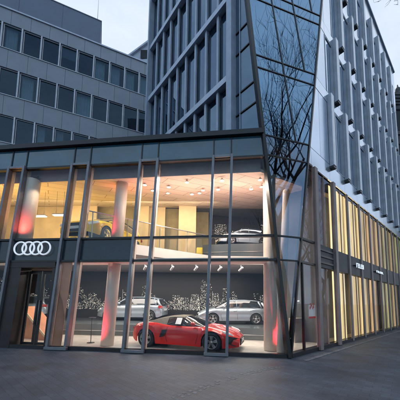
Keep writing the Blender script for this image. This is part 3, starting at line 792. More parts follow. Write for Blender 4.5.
area('uplight', (.5, 10.0, 4.9), 5.0, 130, (1, .58, .46), rot=(PI, 0, 0), sy=1.0)
area('uplight', (-5.4, 10.9, 4.3), 4.0, 130, (1, .62, .14), rot=(PI, 0, 0), sy=2.0)
area('uplight', (-9.2, 10.6, 4.3), 3.0, 100, (1, .62, .16), rot=(PI, 0, 0), sy=2.0)
area('wall_washer', (-2.2, 12.3, 6.8), 6, 140, (1, .80, .50), rot=(rad(50), 0, 0), sy=.6)
area('wall_washer', (-8.5, 12.0, 6.6), 6, 140, (1, .78, .42), rot=(rad(50), 0, 0), sy=.6)
area('platform_light', (3.0, 12.9, 7.2), 2.5, 90, (.95, .95, 1), rot=(rad(15), 0, 0), sy=1)
for x_ in (-1.4, -.5, .5, 1.4):
    spot('fill_spot', (x_, 8.75 - .12 * x_, 6.3), (x_ + .1, 8.35 - .12 * x_, .5), 260, (1, .93, .86), 46)  # fill spots added to brighten the red car, no fittings modelled
spot('fill_spot', (-.9, 8.62, 3.0), (-.9, 9.4, .6), 120, (1, .93, .86), 110)
spot('fill_spot', (1.3, 8.3, 3.0), (1.0, 9.2, .6), 90, (1, .93, .86), 110)
spot('fill_spot', (-4.5, 9.2, 3.5), (-4.6, 10.2, 0), 110, (1, .86, .7), 110)
spot('fill_spot', (-4.2, 9.0, 6.2), (-4.2, 10.6, 4.6), 150, (1, .95, .85), 60)  # added to brighten the yellow car
for bp, k in ((cb[0], 1), (base3, 1.)):
    spot('red_uplight', bp + V((.62 if bp is base3 else -.62, -.32, .08)), bp + V((0, 0, 1.3)), 110 * k, (1, .03, .06), 100, 1.0)
spot('red_uplight', base1 + d * 4.0 + V((.1, -.62, .05)), base1 + d * 6.1, 75, (1, .12, .09), 120, 1.0)
spot('column_fill', base1 + d * 6.2 + V((.9, -.3, .0)), base1 + d * 5, 40, (1, .80, .6), 80)  # warm fill added for the upper left column
spot('red_uplight', cb[0] + d * 4.0 + V((-.62, -.5, .05)), cb[0] + d * 5.6, 60, (1, .08, .10), 100, 1.0)
spot('orange_uplight', (-8.0, 10.0, 4.6), (-7.9, 9.8, 7), 150, (1, .10, .03), 80, 1.0, .3)
spot('orange_uplight', (-3.2, 9.9, 4.6), (-3.2, 9.8, 7), 150, (1, .12, .05), 75, 1.0, .3)
area('lobby_light', FR.p(1.6, 2.9, -2), 1.5, 40, (1, .95, .75))
sA = at_depth(294.5, 301.5, 10.6); sB = at_depth(306, 301, 11.2)
m = MB(); m.beam(sA, sB, .05, Z, 0, .03)
t = empty('strip_lamp', (sA + sB) / 2, 'thin white strip lamp behind the corner glass right of the prow', 'lamp'); m.build('diffuser', M['lampstrip'], t)

# ------------------------------------------------------------------ tower
tower = empty('office_tower', (G.x + 3, G.y + 6, 0), 'tall office tower with a leaning blue glass prow, vertical fins and pale metal panels', 'building')
TOP = 22.75
def tpart(mb, name, mat, bevel=0, parent=None): return mb.build(name, mat, parent or tower, bevel=bevel)
LV = [0, 3.1, 3.93, 6.93, 7.72, 10.63, 11.2, 14.06, 14.62, 17.5, 18.06, 21.0, 21.5, TOP]
def eL(z): return G + (C0 - G) * (z / C0.z)
def eR(z): return G + (A0 - G) * (z / A0.z)
NFC = (A0 - G).cross(C0 - G).normalized()
if NFC.dot(EYE - G) < 0: NFC = -NFC
def facet_line(x0, y0, x1, y1):
    a = hit(x0, y0, G, NFC); b = hit(x1, y1, G, NFC)
    return lambda z: a + (b - a) * ((z - a.z) / (b.z - a.z))
ml = [facet_line(271.5, 0, 295, 137), facet_line(292, 0, 304.5, 71)]
mz = [6.93 + .8, 10.9]
l3 = facet_line(307, -15, 311.6, 11)
for i in range(len(LV) - 1):
    z0, z1 = LV[i], LV[i + 1]
    if i == 0: z0 = .14
    lines = [eL]
    if z0 > 7.6: lines.append(ml[0])
    if z0 > 11.0: lines.append(ml[1])
    if z0 > 14.5: lines.append(l3)
    lines.append(eR)
    for a, b in zip(lines[:-1], lines[1:]):
        q = [a(z0), b(z0), b(z1), a(z1)]
        c = sum(q, V()) / 4
        q = [p + (c - p).normalized() * .012 for p in q]
        m = MB(); m.prism(q, NFC * -.015); tpart(m, 'prow_pane', M['g_facet'] if z0 > 7 else (M['g_mid'] if z0 > 3 else M['g_store']))
    if i > 0:
        m = MB(); m.beam(eL(z0) , eR(z0), .045, NFC, -.06, .02); tpart(m, 'prow_transom', M['black'])
m = MB(); m.beam(ml[0](7.72), ml[0](TOP), .042, NFC, -.06, .025); tpart(m, 'prow_mullion', M['black'])
m = MB(); m.beam(ml[1](11.2), ml[1](TOP), .042, NFC, -.06, .025); tpart(m, 'prow_mullion', M['black'])
m = MB(); m.beam(l3(14.62), l3(TOP), .042, NFC, -.06, .025); tpart(m, 'prow_mullion', M['black'])
m = MB(); m.beam(G + Z * .02, eL(TOP), .125, NFC, -.12, .06); tpart(m, 'prow_edge', M['black'])
m = MB(); m.beam(G + RD * .08 + Z * .02, eR(TOP), .08, NR, -.10, .05); tpart(m, 'prow_edge', M['black'])
# dark inside of the prow above the showroom: floors and a back panel
bk = -NFC * 1.6
m = MB(); m.prism([eL(8.0) + bk, eR(8.0) + bk + RD * 2.5, eR(TOP) + bk + RD * 2.5, eL(TOP) + bk], -NFC * .1); tpart(m, 'prow_core', M['room'])
for z in (7.90, 11.15, 14.6, 18.04, 21.48):
    a, b = eL(z - .4), eR(z - .4); e = FT.p(8.4, z - .4, -.16)
    m = MB(); m.prism([a - NFC * .12 + V((.02, .05, 0)), b - NFC * .12 - NR * .2, FR.p(19.2, z - .4, -.28), e], Z * .38); tpart(m, 'storey_floor', M['roomgrey'])
# plinth on the street side
m = MB(); FR.box(m, .02, 19.4, .0, .13, -.16, .05); tpart(m, 'plinth', M['black'])
# ---- left face (T)
BZ = [11.02, 14.8, 18.5, 22.2]
SE = 8.62
def tedge(z):          # s of prow edge on T plane
    P = eL(z); return (P - FT.O).dot(TD)
m = MB(); FT.box(m, 1.27, 1.55, 7.95, TOP, -.05, .28); tpart(m, 'corner_pillar', M['tfin'], .01)
fins = [2.26 + .8 * k for k in range(8)]
lev = [7.9] + BZ
for i in range(4):
    z0, z1 = lev[i] + (.14 if i else 0.), lev[i + 1] - .14
    m = MB(); FT.box(m, 1.56, SE, lev[i + 1] - .14, lev[i + 1] + .14, -.04, .20); tpart(m, 'sill_bar', M['tbar'], .008)
    xs_ = [1.41] + fins + [SE]
    for k, s in enumerate(fins):
        m = MB(); FT.box(m, s - .065, s + .065, z0 + .002, z1 - .002, -.02, .09); tpart(m, 'fin', M['tfin'], .008)
    for k in range(len(xs_) - 1):
        a, b = xs_[k], xs_[k + 1]
        m = MB()
        FT.box(m, a + .08, a + .11, z0, z1, -.10, -.04); FT.box(m, b - .11, b - .08, z0, z1, -.10, -.04)
        FT.box(m, a + .111, b - .111, z0, z0 + .05, -.10, -.04); FT.box(m, a + .111, b - .111, z1 - .05, z1, -.10, -.04)
        w = tpart(m, 'window', M['tframe'])
        m = MB(); FT.box(m, a + .11, b - .11, z0 + .05, z1 - .05, -.07, -.06); tpart(m, 'pane', M['g_dark'], parent=w)
        if random.random() < .45:
            m = MB(); q0_ = a + .2; n = 8; wv = (b - a - .4) * random.choice([.4, .6, 1.0]); 
            pts = [FT.p(q0_ + wv * j / n, z0 + .02, -.45 + .04 * (j % 2)) for j in range(n + 1)]
            m.add(pts + [p + Z * (z1 - z0 - .05) for p in pts], [(j, j + 1, n + 2 + j, n + 1 + j) for j in range(n)]); m.build('blind', M['curtain_grey'], w)
# flush glazed corner between pillar and prow, with thin dark rails
rz = [7.95, 9.2, 10.1, 11.9, 12.9, 14.8, 15.9, 18.4, TOP]
for z0, z1 in zip(rz[:-1], rz[1:]):
    m = MB(); FT.poly(m, [(1.26, z0 + .02), (1.26, z1 - .02), (tedge(z1) + .04, z1 - .02), (tedge(z0) + .04, z0 + .02)], -.05, -.035); tpart(m, 'corner_pane', M['g_dark'])
    m = MB(); m.beam(FT.p(1.26, z0), FT.p(tedge(z0) + .05, z0), .05, NT, -.06, .0); tpart(m, 'corner_rail', M['black'])
m = MB(); FT.box(m, 1.03, 1.07, 7.95, TOP, -.06, -.0); tpart(m, 'corner_mullion', M['tfin'])
# core behind T glass and storey floors
m = MB(); FT.box(m, tedge(12) + 1.4, SE - .05, 8.7, TOP, -2.6, -2.5); tpart(m, 'core_wall', M['room'])
m = MB(); FT.box(m, SE - .05, SE + .1, 7.9, TOP, -6, .30); tpart(m, 'end_wall', M['tfin'])
m = MB(); m.prism([eL(TOP), eR(TOP), FR.p(19.4, TOP), FR.p(19.4, TOP, -6), FT.p(SE, TOP, -6), FT.p(SE, TOP)], Z * .15); tpart(m, 'roof', M['tfin'])
# ---- street face (R)
def redge(z): return (eR(z) - G).dot(RD)
SR = 19.4
def clip(poly):     # keep s >= redge(z)+.06
    k = (A0 - G).dot(RD) / A0.z; f = lambda p: p[0] - k * p[1] - .06
    out = []
    for i in range(len(poly)):
        a, b = poly[i], poly[(i + 1) % len(poly)]; fa, fb = f(a), f(b)
        if fa >= 0: out.append(a)
        if fa * fb < 0: t = fa / (fa - fb); out.append((a[0] + (b[0] - a[0]) * t, a[1] + (b[1] - a[1]) * t))
    return out
# pale panels of each storey
storeys = [(7.72, 10.63), (11.2, 14.06), (14.62, 17.5), (18.06, 21.0)]
for i, (z0, z1) in enumerate(storeys):
    x = .2
    while x < SR:
        a, b = x, min(x + .875, SR)
        p = clip([(a + .008, z0 + .01), (b - .008, z0 + .01), (b - .008, z1 - .01), (a + .008, z1 - .01)])
        if len(p) > 2:
            if a > redge(z1) + .5 and (int(round((x - .2) / .875)) + i) % 2:
                m = MB(); FR.box(m, a + .01, a + .06, z0 + .01, z1 - .01, -.05, .02); FR.box(m, b - .06, b - .01, z0 + .01, z1 - .01, -.05, .02); FR.box(m, a + .061, b - .061, z0 + .01, z0 + .06, -.05, .0); FR.box(m, a + .061, b - .061, z1 - .06, z1 - .01, -.05, .0)
                w_ = tpart(m, 'window', M['rfin'])
                m = MB(); FR.box(m, a + .06, b - .06, z0 + .06, z1 - .06, -.035, -.03); m.build('pane', M['g_pale'], w_)
            else:
                m = MB(); FR.poly(m, p, -.05, 0); tpart(m, 'facade_panel', M['panel'] if int(x) % 2 else M['panel2'])
        x += .875
for z0, z1 in [(6.97, 7.70), (10.65, 11.18), (14.08, 14.60), (17.52, 18.04), (21.02, TOP)]:
    x = .2
    while x < SR:
        a, b = x, min(x + 1.75, SR)
        p = clip([(a + .006, z0), (b - .006, z0), (b - .006, z1), (a + .006, z1)])
        if len(p) > 2:
            m = MB(); FR.poly(m, p, -.04, .006); tpart(m, 'spandrel_panel', M['panel'])
        x += 1.75
m = MB(); FR.poly(m, clip([(.2, 6.93), (SR, 6.93), (SR, TOP - .02), (.2, TOP - .02)]), -.16, -.08); tpart(m, 'facade_backing', M['black'])
m = MB(); FR.poly(m, [(p0, p1) for p0, p1 in clip([(.2, 6.9), (SR, 6.9), (SR, TOP - .1), (.2, TOP - .1)])], -.26, -.17); tpart(m, 'facade_lining', M['room'])
m = MB(); FR.box(m, redge(TOP), SR, TOP + .0, TOP + .14, -.3, .10); tpart(m, 'parapet_cap', M['tfin'])
# protruding box fins
def rfin(s, z0, z1, w=.26, p=.165):
    o = []
    m = MB(); FR.box(m, s, s + w, z0, z1, .008, p)
    FR.box(m, s - .02, s, z0, z1, p * .45, p * .62)
    f = tpart(m, 'box_fin', M['rfin'], .006)
    m = MB(); FR.box(m, s - .012, s + w + .012, z0 + .02, z1 - .02, p + .002, p + .03); m.build('front_strip', M['rfin_light'], f)
    m = MB(); FR.box(m, s - .015, s + w + .015, z0 - .09, z0 - .001, .01, p + .015); m.build('foot_cap', M['black'], f)
    return f
for k in range(9): rfin(3.72 + 1.75 * k, 7.62, 11.0)
for k in range(9): rfin(4.60 + 1.75 * k, 11.15, 14.42)
for k in range(8): rfin(5.47 + 1.75 * k, 14.60, 17.9)
for k in range(8): rfin(4.60 + 1.75 * k, 18.1, 21.6)
# lower storefront: bronze piers, glass, curtains
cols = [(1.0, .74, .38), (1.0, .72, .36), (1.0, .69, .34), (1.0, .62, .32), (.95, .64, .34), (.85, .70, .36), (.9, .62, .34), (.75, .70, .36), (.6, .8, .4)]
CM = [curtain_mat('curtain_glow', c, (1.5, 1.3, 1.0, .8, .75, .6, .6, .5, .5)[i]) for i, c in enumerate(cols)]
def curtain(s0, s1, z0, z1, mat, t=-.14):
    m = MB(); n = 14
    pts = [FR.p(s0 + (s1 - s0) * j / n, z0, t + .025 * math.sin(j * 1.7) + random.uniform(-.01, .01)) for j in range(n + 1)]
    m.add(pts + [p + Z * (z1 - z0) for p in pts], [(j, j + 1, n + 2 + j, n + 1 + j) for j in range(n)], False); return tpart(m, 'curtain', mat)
for k in range(10):
    s = 1.97 + 1.75 * k; w = .24 if k < 2 else .17; pd = .13 if k < 2 else .07
    m = MB(); FR.box(m, s, s + w, .02, 6.90, .0, pd); FR.box(m, s - .03, s - .001, .02, 6.90, .0, .04)
    tpart(m, 'bronze_pier', M['bronze'], .006)
    s0, s1 = s + w + .01, s + 1.75 - .03
    for z0, z1 in ((.13, 3.06), (3.97, 6.90)):
        m = MB(); FR.box(m, s0, s1, z0, z1, -.06, -.045); tpart(m, 'shop_pane', M['g_store'])
        m = MB(); mid_ = s0 + (s1 - s0) * .55; FR.box(m, mid_ - .012, mid_ + .012, z0, z1, -.04, .004); tpart(m, 'shop_mullion', M['bronze'])
    m = MB(); FR.box(m, s0 - .1, s1 + .0, 3.07, 3.96, -.08, .02); tpart(m, 'name_band_panel', M['street_band'])
    if k >= 1:
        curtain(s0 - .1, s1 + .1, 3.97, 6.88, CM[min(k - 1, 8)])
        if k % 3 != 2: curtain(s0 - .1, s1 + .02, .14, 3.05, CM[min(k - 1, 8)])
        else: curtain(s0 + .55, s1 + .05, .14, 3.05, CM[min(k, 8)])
# corner glazing next to the prow
for z0, z1 in ((.14, 3.06), (3.14, 3.89), (3.97, 6.90)):
    k = (A0 - G).dot(RD) / A0.z
    for a, b in ((None, 1.0), (1.0, 1.94)):
        p0 = k * z0 + .05 if a is None else a; p1 = k * z1 + .05 if a is None else a
        if a is not None: p0 = max(p0, k * z0 + .05); p1 = max(p1, k * z1 + .05)
        if p1 >= b: 
            if p0 >= b: continue
            zz = (b - .05) / k; pts = [(p0, z0), (b, z0), (b, min(z1, zz))]
        else: pts = [(p0, z0), (b, z0), (b, z1), (p1, z1)]
        m = MB(); FR.poly(m, pts, -.03, -.015); tpart(m, 'shop_pane', M['g_store'])
for z in (3.1, 3.93, 6.93):
    m = MB(); FR.box(m, redge(z) + .05, 1.965, z - .035, z + .035, -.06, .04); tpart(m, 'shop_transom', M['black'])
m = MB(); FR.box(m, .97, 1.03, .13, 3.06, -.05, .03); tpart(m, 'shop_mullion', M['black'])
# small louvre lights over the first shop door
for k in range(3):
    m = MB(); FR.box(m, 2.32, 3.6, 3.22 + .25 * k, 3.29 + .25 * k, .022, .06); tpart(m, 'louvre', M['black'])

# signs and poster on the street side
def letters(name, s0, s1, z0, z1, label, n):
    t = empty(name, FR.p((s0 + s1) / 2, z0, .05), label, 'sign', 'white lit shop signs on the dark band')
    w = (s1 - s0) / n
    for k in range(n):
        a = s0 + w * k + w * .1; b = a + w * .75; m = MB(); th = (z1 - z0) * .18
        FR.box(m, a, a + w * .2, z0, z1, .14, .16)
        kind = (0, 1, 2, 1, 3, 2)[k % 6]
        if kind in (0, 1, 3): FR.box(m, a + w * .201, b, z1 - th, z1, .14, .16)
        if kind in (1, 2): FR.box(m, a + w * .201, b, z0, z0 + th, .14, .16)
        if kind in (1, 3): FR.box(m, a + w * .201, b - w * .1, (z0 + z1) / 2 - th / 2, (z0 + z1) / 2 + th / 2, .14, .16)
        if kind == 3: FR.box(m, b - w * .2, b, z0, z1 - th - .001, .14, .16)
        m.build('letter', M['sign_white'], t)
    m = MB(); FR.box(m, s0, s1, (z0 + z1) / 2 - .02, (z0 + z1) / 2 + .02, .022, .138); m.build('bracket', M['black'], t)
sa = FR.inv(356.5, 268, .15); sb = FR.inv(364, 271, .15)
letters('shop_sign', sa[0], sb[0], 3.42, 3.64, 'larger white lit lettering on the dark band above the curtained shop windows', 5)
sa = FR.inv(376.5, 273, .15); sb = FR.inv(383.5, 275, .15)
letters('shop_sign', sa[0], sb[0], 3.48, 3.60, 'smaller white lit lettering on the dark band further along the street', 6)
sa = FR.inv(309.6, 312, .02); sb = FR.inv(316, 312, .02); za = FR.inv(312, 318.5, .02)[1]; zb = FR.inv(312, 305, .02)[1]
t = empty('poster', FR.p(sa[0], za, .02), 'white and red poster stuck on the corner shop glass', 'poster')
m = MB(); FR.box(m, sa[0], sb[0], za, zb, -.012, -.006); m.build('sheet', M['poster'], t)
m = MB(); FR.box(m, sa[0] + .0, sb[0] - .0, za, za + .07, -.005, .0); 
W_ = sb[0] - sa[0]
for k in range(5): FR.box(m, sa[0] + W_ * (.15 + .14 * k), sa[0] + W_ * (.24 + .14 * k), za + .32 + .05 * (k % 3), za + .42 + .06 * ((k * 2) % 3), -.005, .0)
m.build('red_print', M['poster_red'], t)

# ------------------------------------------------------------------ left office building
off = empty('office_block', FL.p(4, 0, -3), 'long grey clad office block with rows of dark windows behind the showroom', 'building')
def opart(mb, name, mat, bevel=0, parent=None): return mb.build(name, mat, parent or off, bevel=bevel)
rows = [(20.50, 22.62), (16.80, 19.0), (13.10, 15.25), (9.4, 11.5), (5.7, 7.8)]
S0, S1 = -16.0, 11.3
zs = [0] + [z for r in rows[::-1] for z in r] + [23.78]
for i in range(0, len(zs), 2):
    z0, z1 = zs[i], zs[i + 1]; x = S0
    m = MB()
    while x < S1:
        b = min(x + 1.27, S1)
        FL.box(m, x + .008, b - .008, z0, z1, -.2, 0); x = b
    opart(m, 'cladding_band', M['grey_clad'])
    m = MB(); FL.box(m, S0, S1, z0 + .0, z1 - .0, -.3, -.21); opart(m, 'band_core', M['room'])
    if z1 < 23: m = MB(); FL.box(m, S0, S1, z1 - .0, z1 + .05, -.2, .05); opart(m, 'window_sill', M['mullion'])
m = MB(); FL.box(m, S0, S1 + .05, 23.785, 23.90, -.5, .08); opart(m, 'coping', M['coping'])
for (z0, z1) in rows:
    z0 += .052
    k = -12
    while True:
        a = 0.0 + 1.27 * k; b = a + 1.27
        if a > S1 - .2: break
        b = min(b, S1 - .1)
        m = MB()
        FL.box(m, a - .05, a + .05, z0, z1, -.18, .015); FL.box(m, a + .09, a + .13, z0, z1, -.20, -.08)
        FL.box(m, a + .131, b - .06, z1 - .07, z1 - .001, -.2, -.1)
        w = opart(m, 'window', M['mullion'])
        m = MB(); FL.box(m, a + .14, b - .05, z0, z1 - .07, -.16, -.15); opart(m, 'pane', M['g_left'], parent=w)
        r = random.random()
        if r < .5:
            m = MB(); n = 10; wv = (b - a - .2) * random.choice([.45, .7, 1.]); 
            pts = [FL.p(a + .15 + wv * j / n, z0, -.42 + .05 * (j % 2)) for j in range(n + 1)]
            m.add(pts + [p + Z * (z1 - z0) for p in pts], [(j, j + 1, n + 2 + j, n + 1 + j) for j in range(n)]); m.build('curtain', M['curtain_grey'], w)
        elif r < .62:
            m = MB(); h = random.uniform(.3, .9) * (z1 - z0); FL.box(m, a + .14, b - .06, z1 - h, z1, -.3, -.28); m.build('roller_blind', M['roomgrey'], w)
        k += 1
for (z0, z1) in rows:
    m = MB(); FL.box(m, S0, S1, z0 - .3, z0 - .1, -3.4, -.32); FL.box(m, S0, S1, z1 + .1, z1 + .2, -3.4, -.32); opart(m, 'storey_floor', M['roomgrey'])
m = MB(); FL.box(m, S0, S1, 0, 23.5, -3.6, -3.45); opart(m, 'core_wall', M['room'])
m = MB(); FL.box(m, S1 + .002, S1 + .2, 0, 23.78, -8, 0); opart(m, 'end_wall', M['grey_clad'])
m = MB(); FL.box(m, S0, S1, 23.5, 23.7, -8, -.52); opart(m, 'roof', M['grey_pent'])
# penthouse storey, set back
PO = 2.6
a = FL.inv(101.5, 22, -PO); b = FL.inv(52, 0, -PO)
ph = (a[1] + b[1]) / 2
m = MB(); x = a[0]
while x > S0:
    FL.box(m, max(x - 3.3, S0) + .012, x - .012, 23.7, ph, -PO - 3, -PO); x -= 3.3
opart(m, 'penthouse', M['grey_pent'])
m = MB(); FL.box(m, S0, a[0] - .02, 23.7, ph - .03, -PO - 2.9, -PO - .03); FL.box(m, S0, a[0] + .03, ph, ph + .07, -PO - 3, -PO + .04); opart(m, 'penthouse_coping', M['grey_clad'])
m = MB(); q = FL.p(a[0] - .4, ph, -PO - .6); m.tube([q, q + Z * 3.2], [.03, .012], 6); opart(m, 'roof_mast', M['coping'])

# far pale gabled building between office block and tower
D = 34
tl = at_depth(127, 59, D); tr = at_depth(154, 38, D)
fb = empty('gabled_building', V(((tl.x + tr.x) / 2, tl.y + 3, 0)), 'far pale building whose sloping roof shows between the office block and the tower', 'building')
dx = tr - tl; dx.z = 0
P0 = V((tl.x - dx.x * .9, tl.y, 0)); z_low = tl.z - (tr.z - tl.z) * .9
m = MB(); m.prism([V((P0.x, tl.y, 0)), V((tr.x + 4, tr.y, 0)), V((tr.x + 4, tr.y, tr.z - .4)), V((tr.x, tr.y, tr.z - .3)), V((P0.x, tl.y, z_low - .3))], V((1.5, 9, 0))); m.build('wall', M['whitebld'], fb)
m = MB(); m.prism([V((P0.x, tl.y - .3, z_low - .28)), V((tr.x, tr.y - .3, tr.z - .28)), V((tr.x, tr.y - .3, tr.z)), V((P0.x, tl.y - .3, z_low))], V((1.6, 9.6, 0))); m.build('roof', M['coping'], fb)
for k in range(3):
  m = MB(); m.box(tr.x - 1.8 + .0, tr.x - .6, tr.y - .02, tr.y + .0, tr.z - 3.2 - k * 3.4, tr.z - 1.9 - k * 3.4); m.build('window', M['room'], fb)

# old stone building beyond the end of the street face
E0 = at_depth(393.2, 300, 25.5); ztop_ = at_depth(394, 80, 25.5).z
ob = empty('stone_building', V((E0.x + 3, E0.y + 4, 0)), 'old dark stone building with a stepped cornice at the far right edge', 'building')
m = MB(); m.box(E0.x, E0.x + 9, E0.y, E0.y + 10, 0, ztop_); m.build('wall', M['stone'], ob)
m = MB()
for k, (h, o) in enumerate(((-.9, .12), (-.6, .22), (-.3, .35), (0, .45))): m.box(E0.x - o, E0.x + 9 + o, E0.y - o, E0.y + 10, ztop_ + h, ztop_ + h + .28)
m.box(E0.x - .15, E0.x + 9, E0.y - .15, E0.y + .1, ztop_ - 4.6, ztop_ - 4.3)
m.build('cornice', M['stone'], ob)
for k in range(4):
    m = MB(); xx = E0.x + .15 + 1.9 * k; m.lathe([(.28, 0), (.28, .25), (.15, .35), (.26, .6), (.22, .85), (.07, 1.05), (.05, 1.3), (0, 1.35)], 14, 'z', (xx, E0.y, ztop_ + .281)); m.build('finial', M['stone'], ob)
for r in range(5):
    for k in range(3):
        m = MB(); xx = E0.x + .9 + 2.6 * k; z0 = ztop_ - 4.0 - 4.2 * r; m.box(xx, xx + 1.2, E0.y - .04, E0.y - .005, z0, z0 + 2.4); m.box(xx - .12, xx + 1.32, E0.y - .14, E0.y - .045, z0 + 2.42, z0 + 2.6); m.build('window', M['room'], ob)

# ------------------------------------------------------------------ street trees (they mirror in the prow)
def tree(loc, H, fork, label, seed, r0=.24, spread=1.0):
    rnd = random.Random(seed); base = V(loc)
    t = empty('street_tree', base, label, 'tree', 'bare street trees')
    tr = MB(); br = MB(); tw = MB()
    def limb(mb, p, d, L, r, depth):
        n = 5; pts = [p]; rs = [r]; dd = d.copy()
        for i in range(n):
            dd = (dd + V((rnd.uniform(-.24, .24), rnd.uniform(-.24, .24), rnd.uniform(-.04, .14)))).normalized()
            pts.append(pts[-1] + dd * (L / n)); rs.append(r * (1 - .55 * (i + 1) / n))
        mb.tube(pts, rs, 7 if depth < 2 else (5 if depth < 4 else 3), caps=False)
        if depth >= 5: return
        k = (3, 4, 4, 5, 4)[depth] if depth else 4
        for j in range(k):
            i = rnd.randint(2, n) if j else n
            a = rnd.uniform(0, 2 * PI); side = V((math.cos(a), math.sin(a), 0)) * rnd.uniform(.35, .75) * spread
            nd = (dd * .8 + side + Z * .22).normalized()
            limb(br if depth < 2 else tw, pts[i], nd, L * rnd.uniform(.55, .78), max(.009, rs[i] * rnd.uniform(.55, .82)), depth + 1)
    pts = [base]; rs = [r0 * 1.5]
    for i in range(1, 7):
        pts.append(base + V((rnd.uniform(-.12, .12) * i * .5, rnd.uniform(-.12, .12) * i * .5, fork * i / 6))); rs.append(r0 * (1.12 - .07 * i))
    tr.tube(pts, rs, 12)
    tr.build('trunk', M['bark'], t)
    for k in range(4):
        a = 2 * PI * k / 4 + rnd.uniform(-.4, .4); d = V((math.cos(a) * .42, math.sin(a) * .42, 1)).normalized()
        limb(br, pts[-1 - (k % 3)], d, (H - fork) * .42, r0 * .6, 1)
    br.build('branches', M['bark'], t); tw.build('twigs', M['bark'], t)
    return t
tp = tree((9.8, 2.4, 0), 25, 10.5, 'bare tree beside the camera that mirrors in the blue glass prow', 11, .34)
tree((17.5, 11.0, 0), 15, 5.0, 'bare tree across the pavement opposite the storefront, mirrored in its glass', 23)
tree((26.5, 16.5, 0), 15, 5.0, 'bare tree farthest along the street, opposite the curtained windows', 31)
tree((4.5, -8, 0), 17, 6, 'bare tree behind the camera on the open pavement', 41)

e = at_depth(397, -8, 9.5); m = MB(); m.tube([V((9.8, 2.4, 12.5)), V((9.6, 5.2, 13.6)), e.lerp(V((9.6, 5.2, 13.6)), .4) + Z * .3, e], [.09, .06, .035, .02], 7)
for tx, ty in ((378, 2), (383, -1), (388, 4.5), (394, 1.5), (398, 5), (372, -2)):
    q = at_depth(tx, ty, 9.5 + random.uniform(-.3, .3)); mid_ = e.lerp(q, .5) + V((random.uniform(-.1, .1), 0, .08)); m.tube([e, mid_, q], [.014, .009, .004], 4)
    for _ in range(4):
        a = mid_.lerp(q, random.random()); m.tube([a, a + V((random.uniform(-.2, .1), random.uniform(-.1, .1), random.uniform(-.18, .12)))], [.006, .003], 3)
m.build('overhanging_branch', M['bark'], tp)
# small green shrub by the far end of the storefront
q = FR.p(13.8, 0, .45)
t = empty('planter', q, 'small green shrub in a dark pot by the far storefront', 'plant')
m = MB(); m.lathe([(0, 0.01), (.16, 0.01), (.2, .35), (.17, .35), (.15, .3), (0, .3)], 18, 'z', q); m.build('pot', M['pot'], t)
m = MB()
for k in range(500):
    a = random.uniform(0, 2 * PI); r = random.uniform(0, .26); h = random.uniform(.3, 1.15); c = q + V((math.cos(a) * r * (1.2 - h * .7), math.sin(a) * r * (1.2 - h * .7), h))
    u = V((random.gauss(0, 1), random.gauss(0, 1), random.gauss(0, 1))).normalized() * .045; w = u.orthogonal().normalized() * .018
    m.add([c - u, c + w, c + u, c - w], [(0, 1, 2, 3)])
m.build('foliage', M['leaf'], t)

# ------------------------------------------------------------------ world and sun
w = bpy.data.worlds.new('World'); sc.world = w; w.use_nodes = True; nt = w.node_tree; nt.nodes.clear()
out = nt.nodes.new('ShaderNodeOutputWorld')
sky = nt.nodes.new('ShaderNodeTexSky'); sky.sky_type = 'NISHITA'; sky.sun_disc = False
sky.sun_elevation = rad(4); sky.sun_rotation = rad(21); sky.air_density = 1.2; sky.dust_density = 1.0
b1 = N(nt, 'ShaderNodeBackground', Strength=.05); nt.links.new(sky.outputs[0], b1.inputs[0])
tc = nt.nodes.new('ShaderNodeTexCoord')
mp = nt.nodes.new('ShaderNodeMapping'); mp.inputs['Scale'].default_value = (1, 1, 2.2); nt.links.new(tc.outputs['Generated'], mp.inputs[0])
no = N(nt, 'ShaderNodeTexNoise', Scale=1.6, Detail=7.0, Roughness=.55); nt.links.new(mp.outputs[0], no.inputs['Vector'])
cr = nt.nodes.new('ShaderNodeValToRGB'); cr.color_ramp.elements[0].position = .36; cr.color_ramp.elements[0].color = (.52, .62, .80, 1)
cr.color_ramp.elements[1].position = .64; cr.color_ramp.elements[1].color = (.79, .86, .95, 1)
nt.links.new(no.outputs['Fac'], cr.inputs[0])
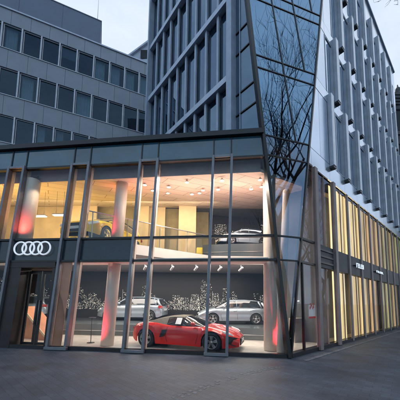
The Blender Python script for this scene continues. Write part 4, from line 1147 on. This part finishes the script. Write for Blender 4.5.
cb2 = nt.nodes.new('ShaderNodeValToRGB'); cb2.color_ramp.elements[0].position = .36; cb2.color_ramp.elements[0].color = (.25, .39, .57, 1)
cb2.color_ramp.elements[1].position = .68; cb2.color_ramp.elements[1].color = (.56, .73, .90, 1)
nt.links.new(no.outputs['Fac'], cb2.inputs[0])
# dusk: the afterglow half of the sky (ahead and to the right) is pale, the half behind the camera is deep blue
dt = N(nt, 'ShaderNodeVectorMath', operation='DOT_PRODUCT'); dt.inputs[1].default_value = (.25, .96, -.05); nt.links.new(tc.outputs['Generated'], dt.inputs[0])
mr = nt.nodes.new('ShaderNodeMapRange'); mr.interpolation_type = 'SMOOTHSTEP'; mr.inputs[1].default_value = -.45; mr.inputs[2].default_value = .5; nt.links.new(dt.outputs['Value'], mr.inputs[0])
mixc = nt.nodes.new('ShaderNodeMixRGB'); nt.links.new(mr.outputs[0], mixc.inputs[0]); nt.links.new(cb2.outputs[0], mixc.inputs[1]); nt.links.new(cr.outputs[0], mixc.inputs[2])
b2 = N(nt, 'ShaderNodeBackground', Strength=1.12); nt.links.new(mixc.outputs[0], b2.inputs[0])
ad = nt.nodes.new('ShaderNodeAddShader'); nt.links.new(b1.outputs[0], ad.inputs[0]); nt.links.new(b2.outputs[0], ad.inputs[1]); nt.links.new(ad.outputs[0], out.inputs[0])
sl = bpy.data.lights.new('sun', 'SUN'); sl.energy = .2; sl.angle = rad(12); sl.color = (.8, .88, 1)
so = bpy.data.objects.new('sun', sl); COL.objects.link(so); so.rotation_euler = (V((0, 0, 0)) - V((.33, .85, .40))).to_track_quat('-Z', 'Y').to_euler(); so.location = (0, -5, 30)
sc.view_settings.view_transform = 'Standard'; sc.view_settings.look = 'None'; sc.view_settings.gamma = 1; sc.view_settings.exposure = 0
try: sc.view_settings.use_curve_mapping = False
except Exception: pass
sc.cycles.max_bounces = 10; sc.cycles.transparent_max_bounces = 16; sc.cycles.glossy_bounces = 5; sc.cycles.diffuse_bounces = 3
sc.cycles.sample_clamp_indirect = 6
sc.cycles.caustics_reflective = False; sc.cycles.caustics_refractive = False
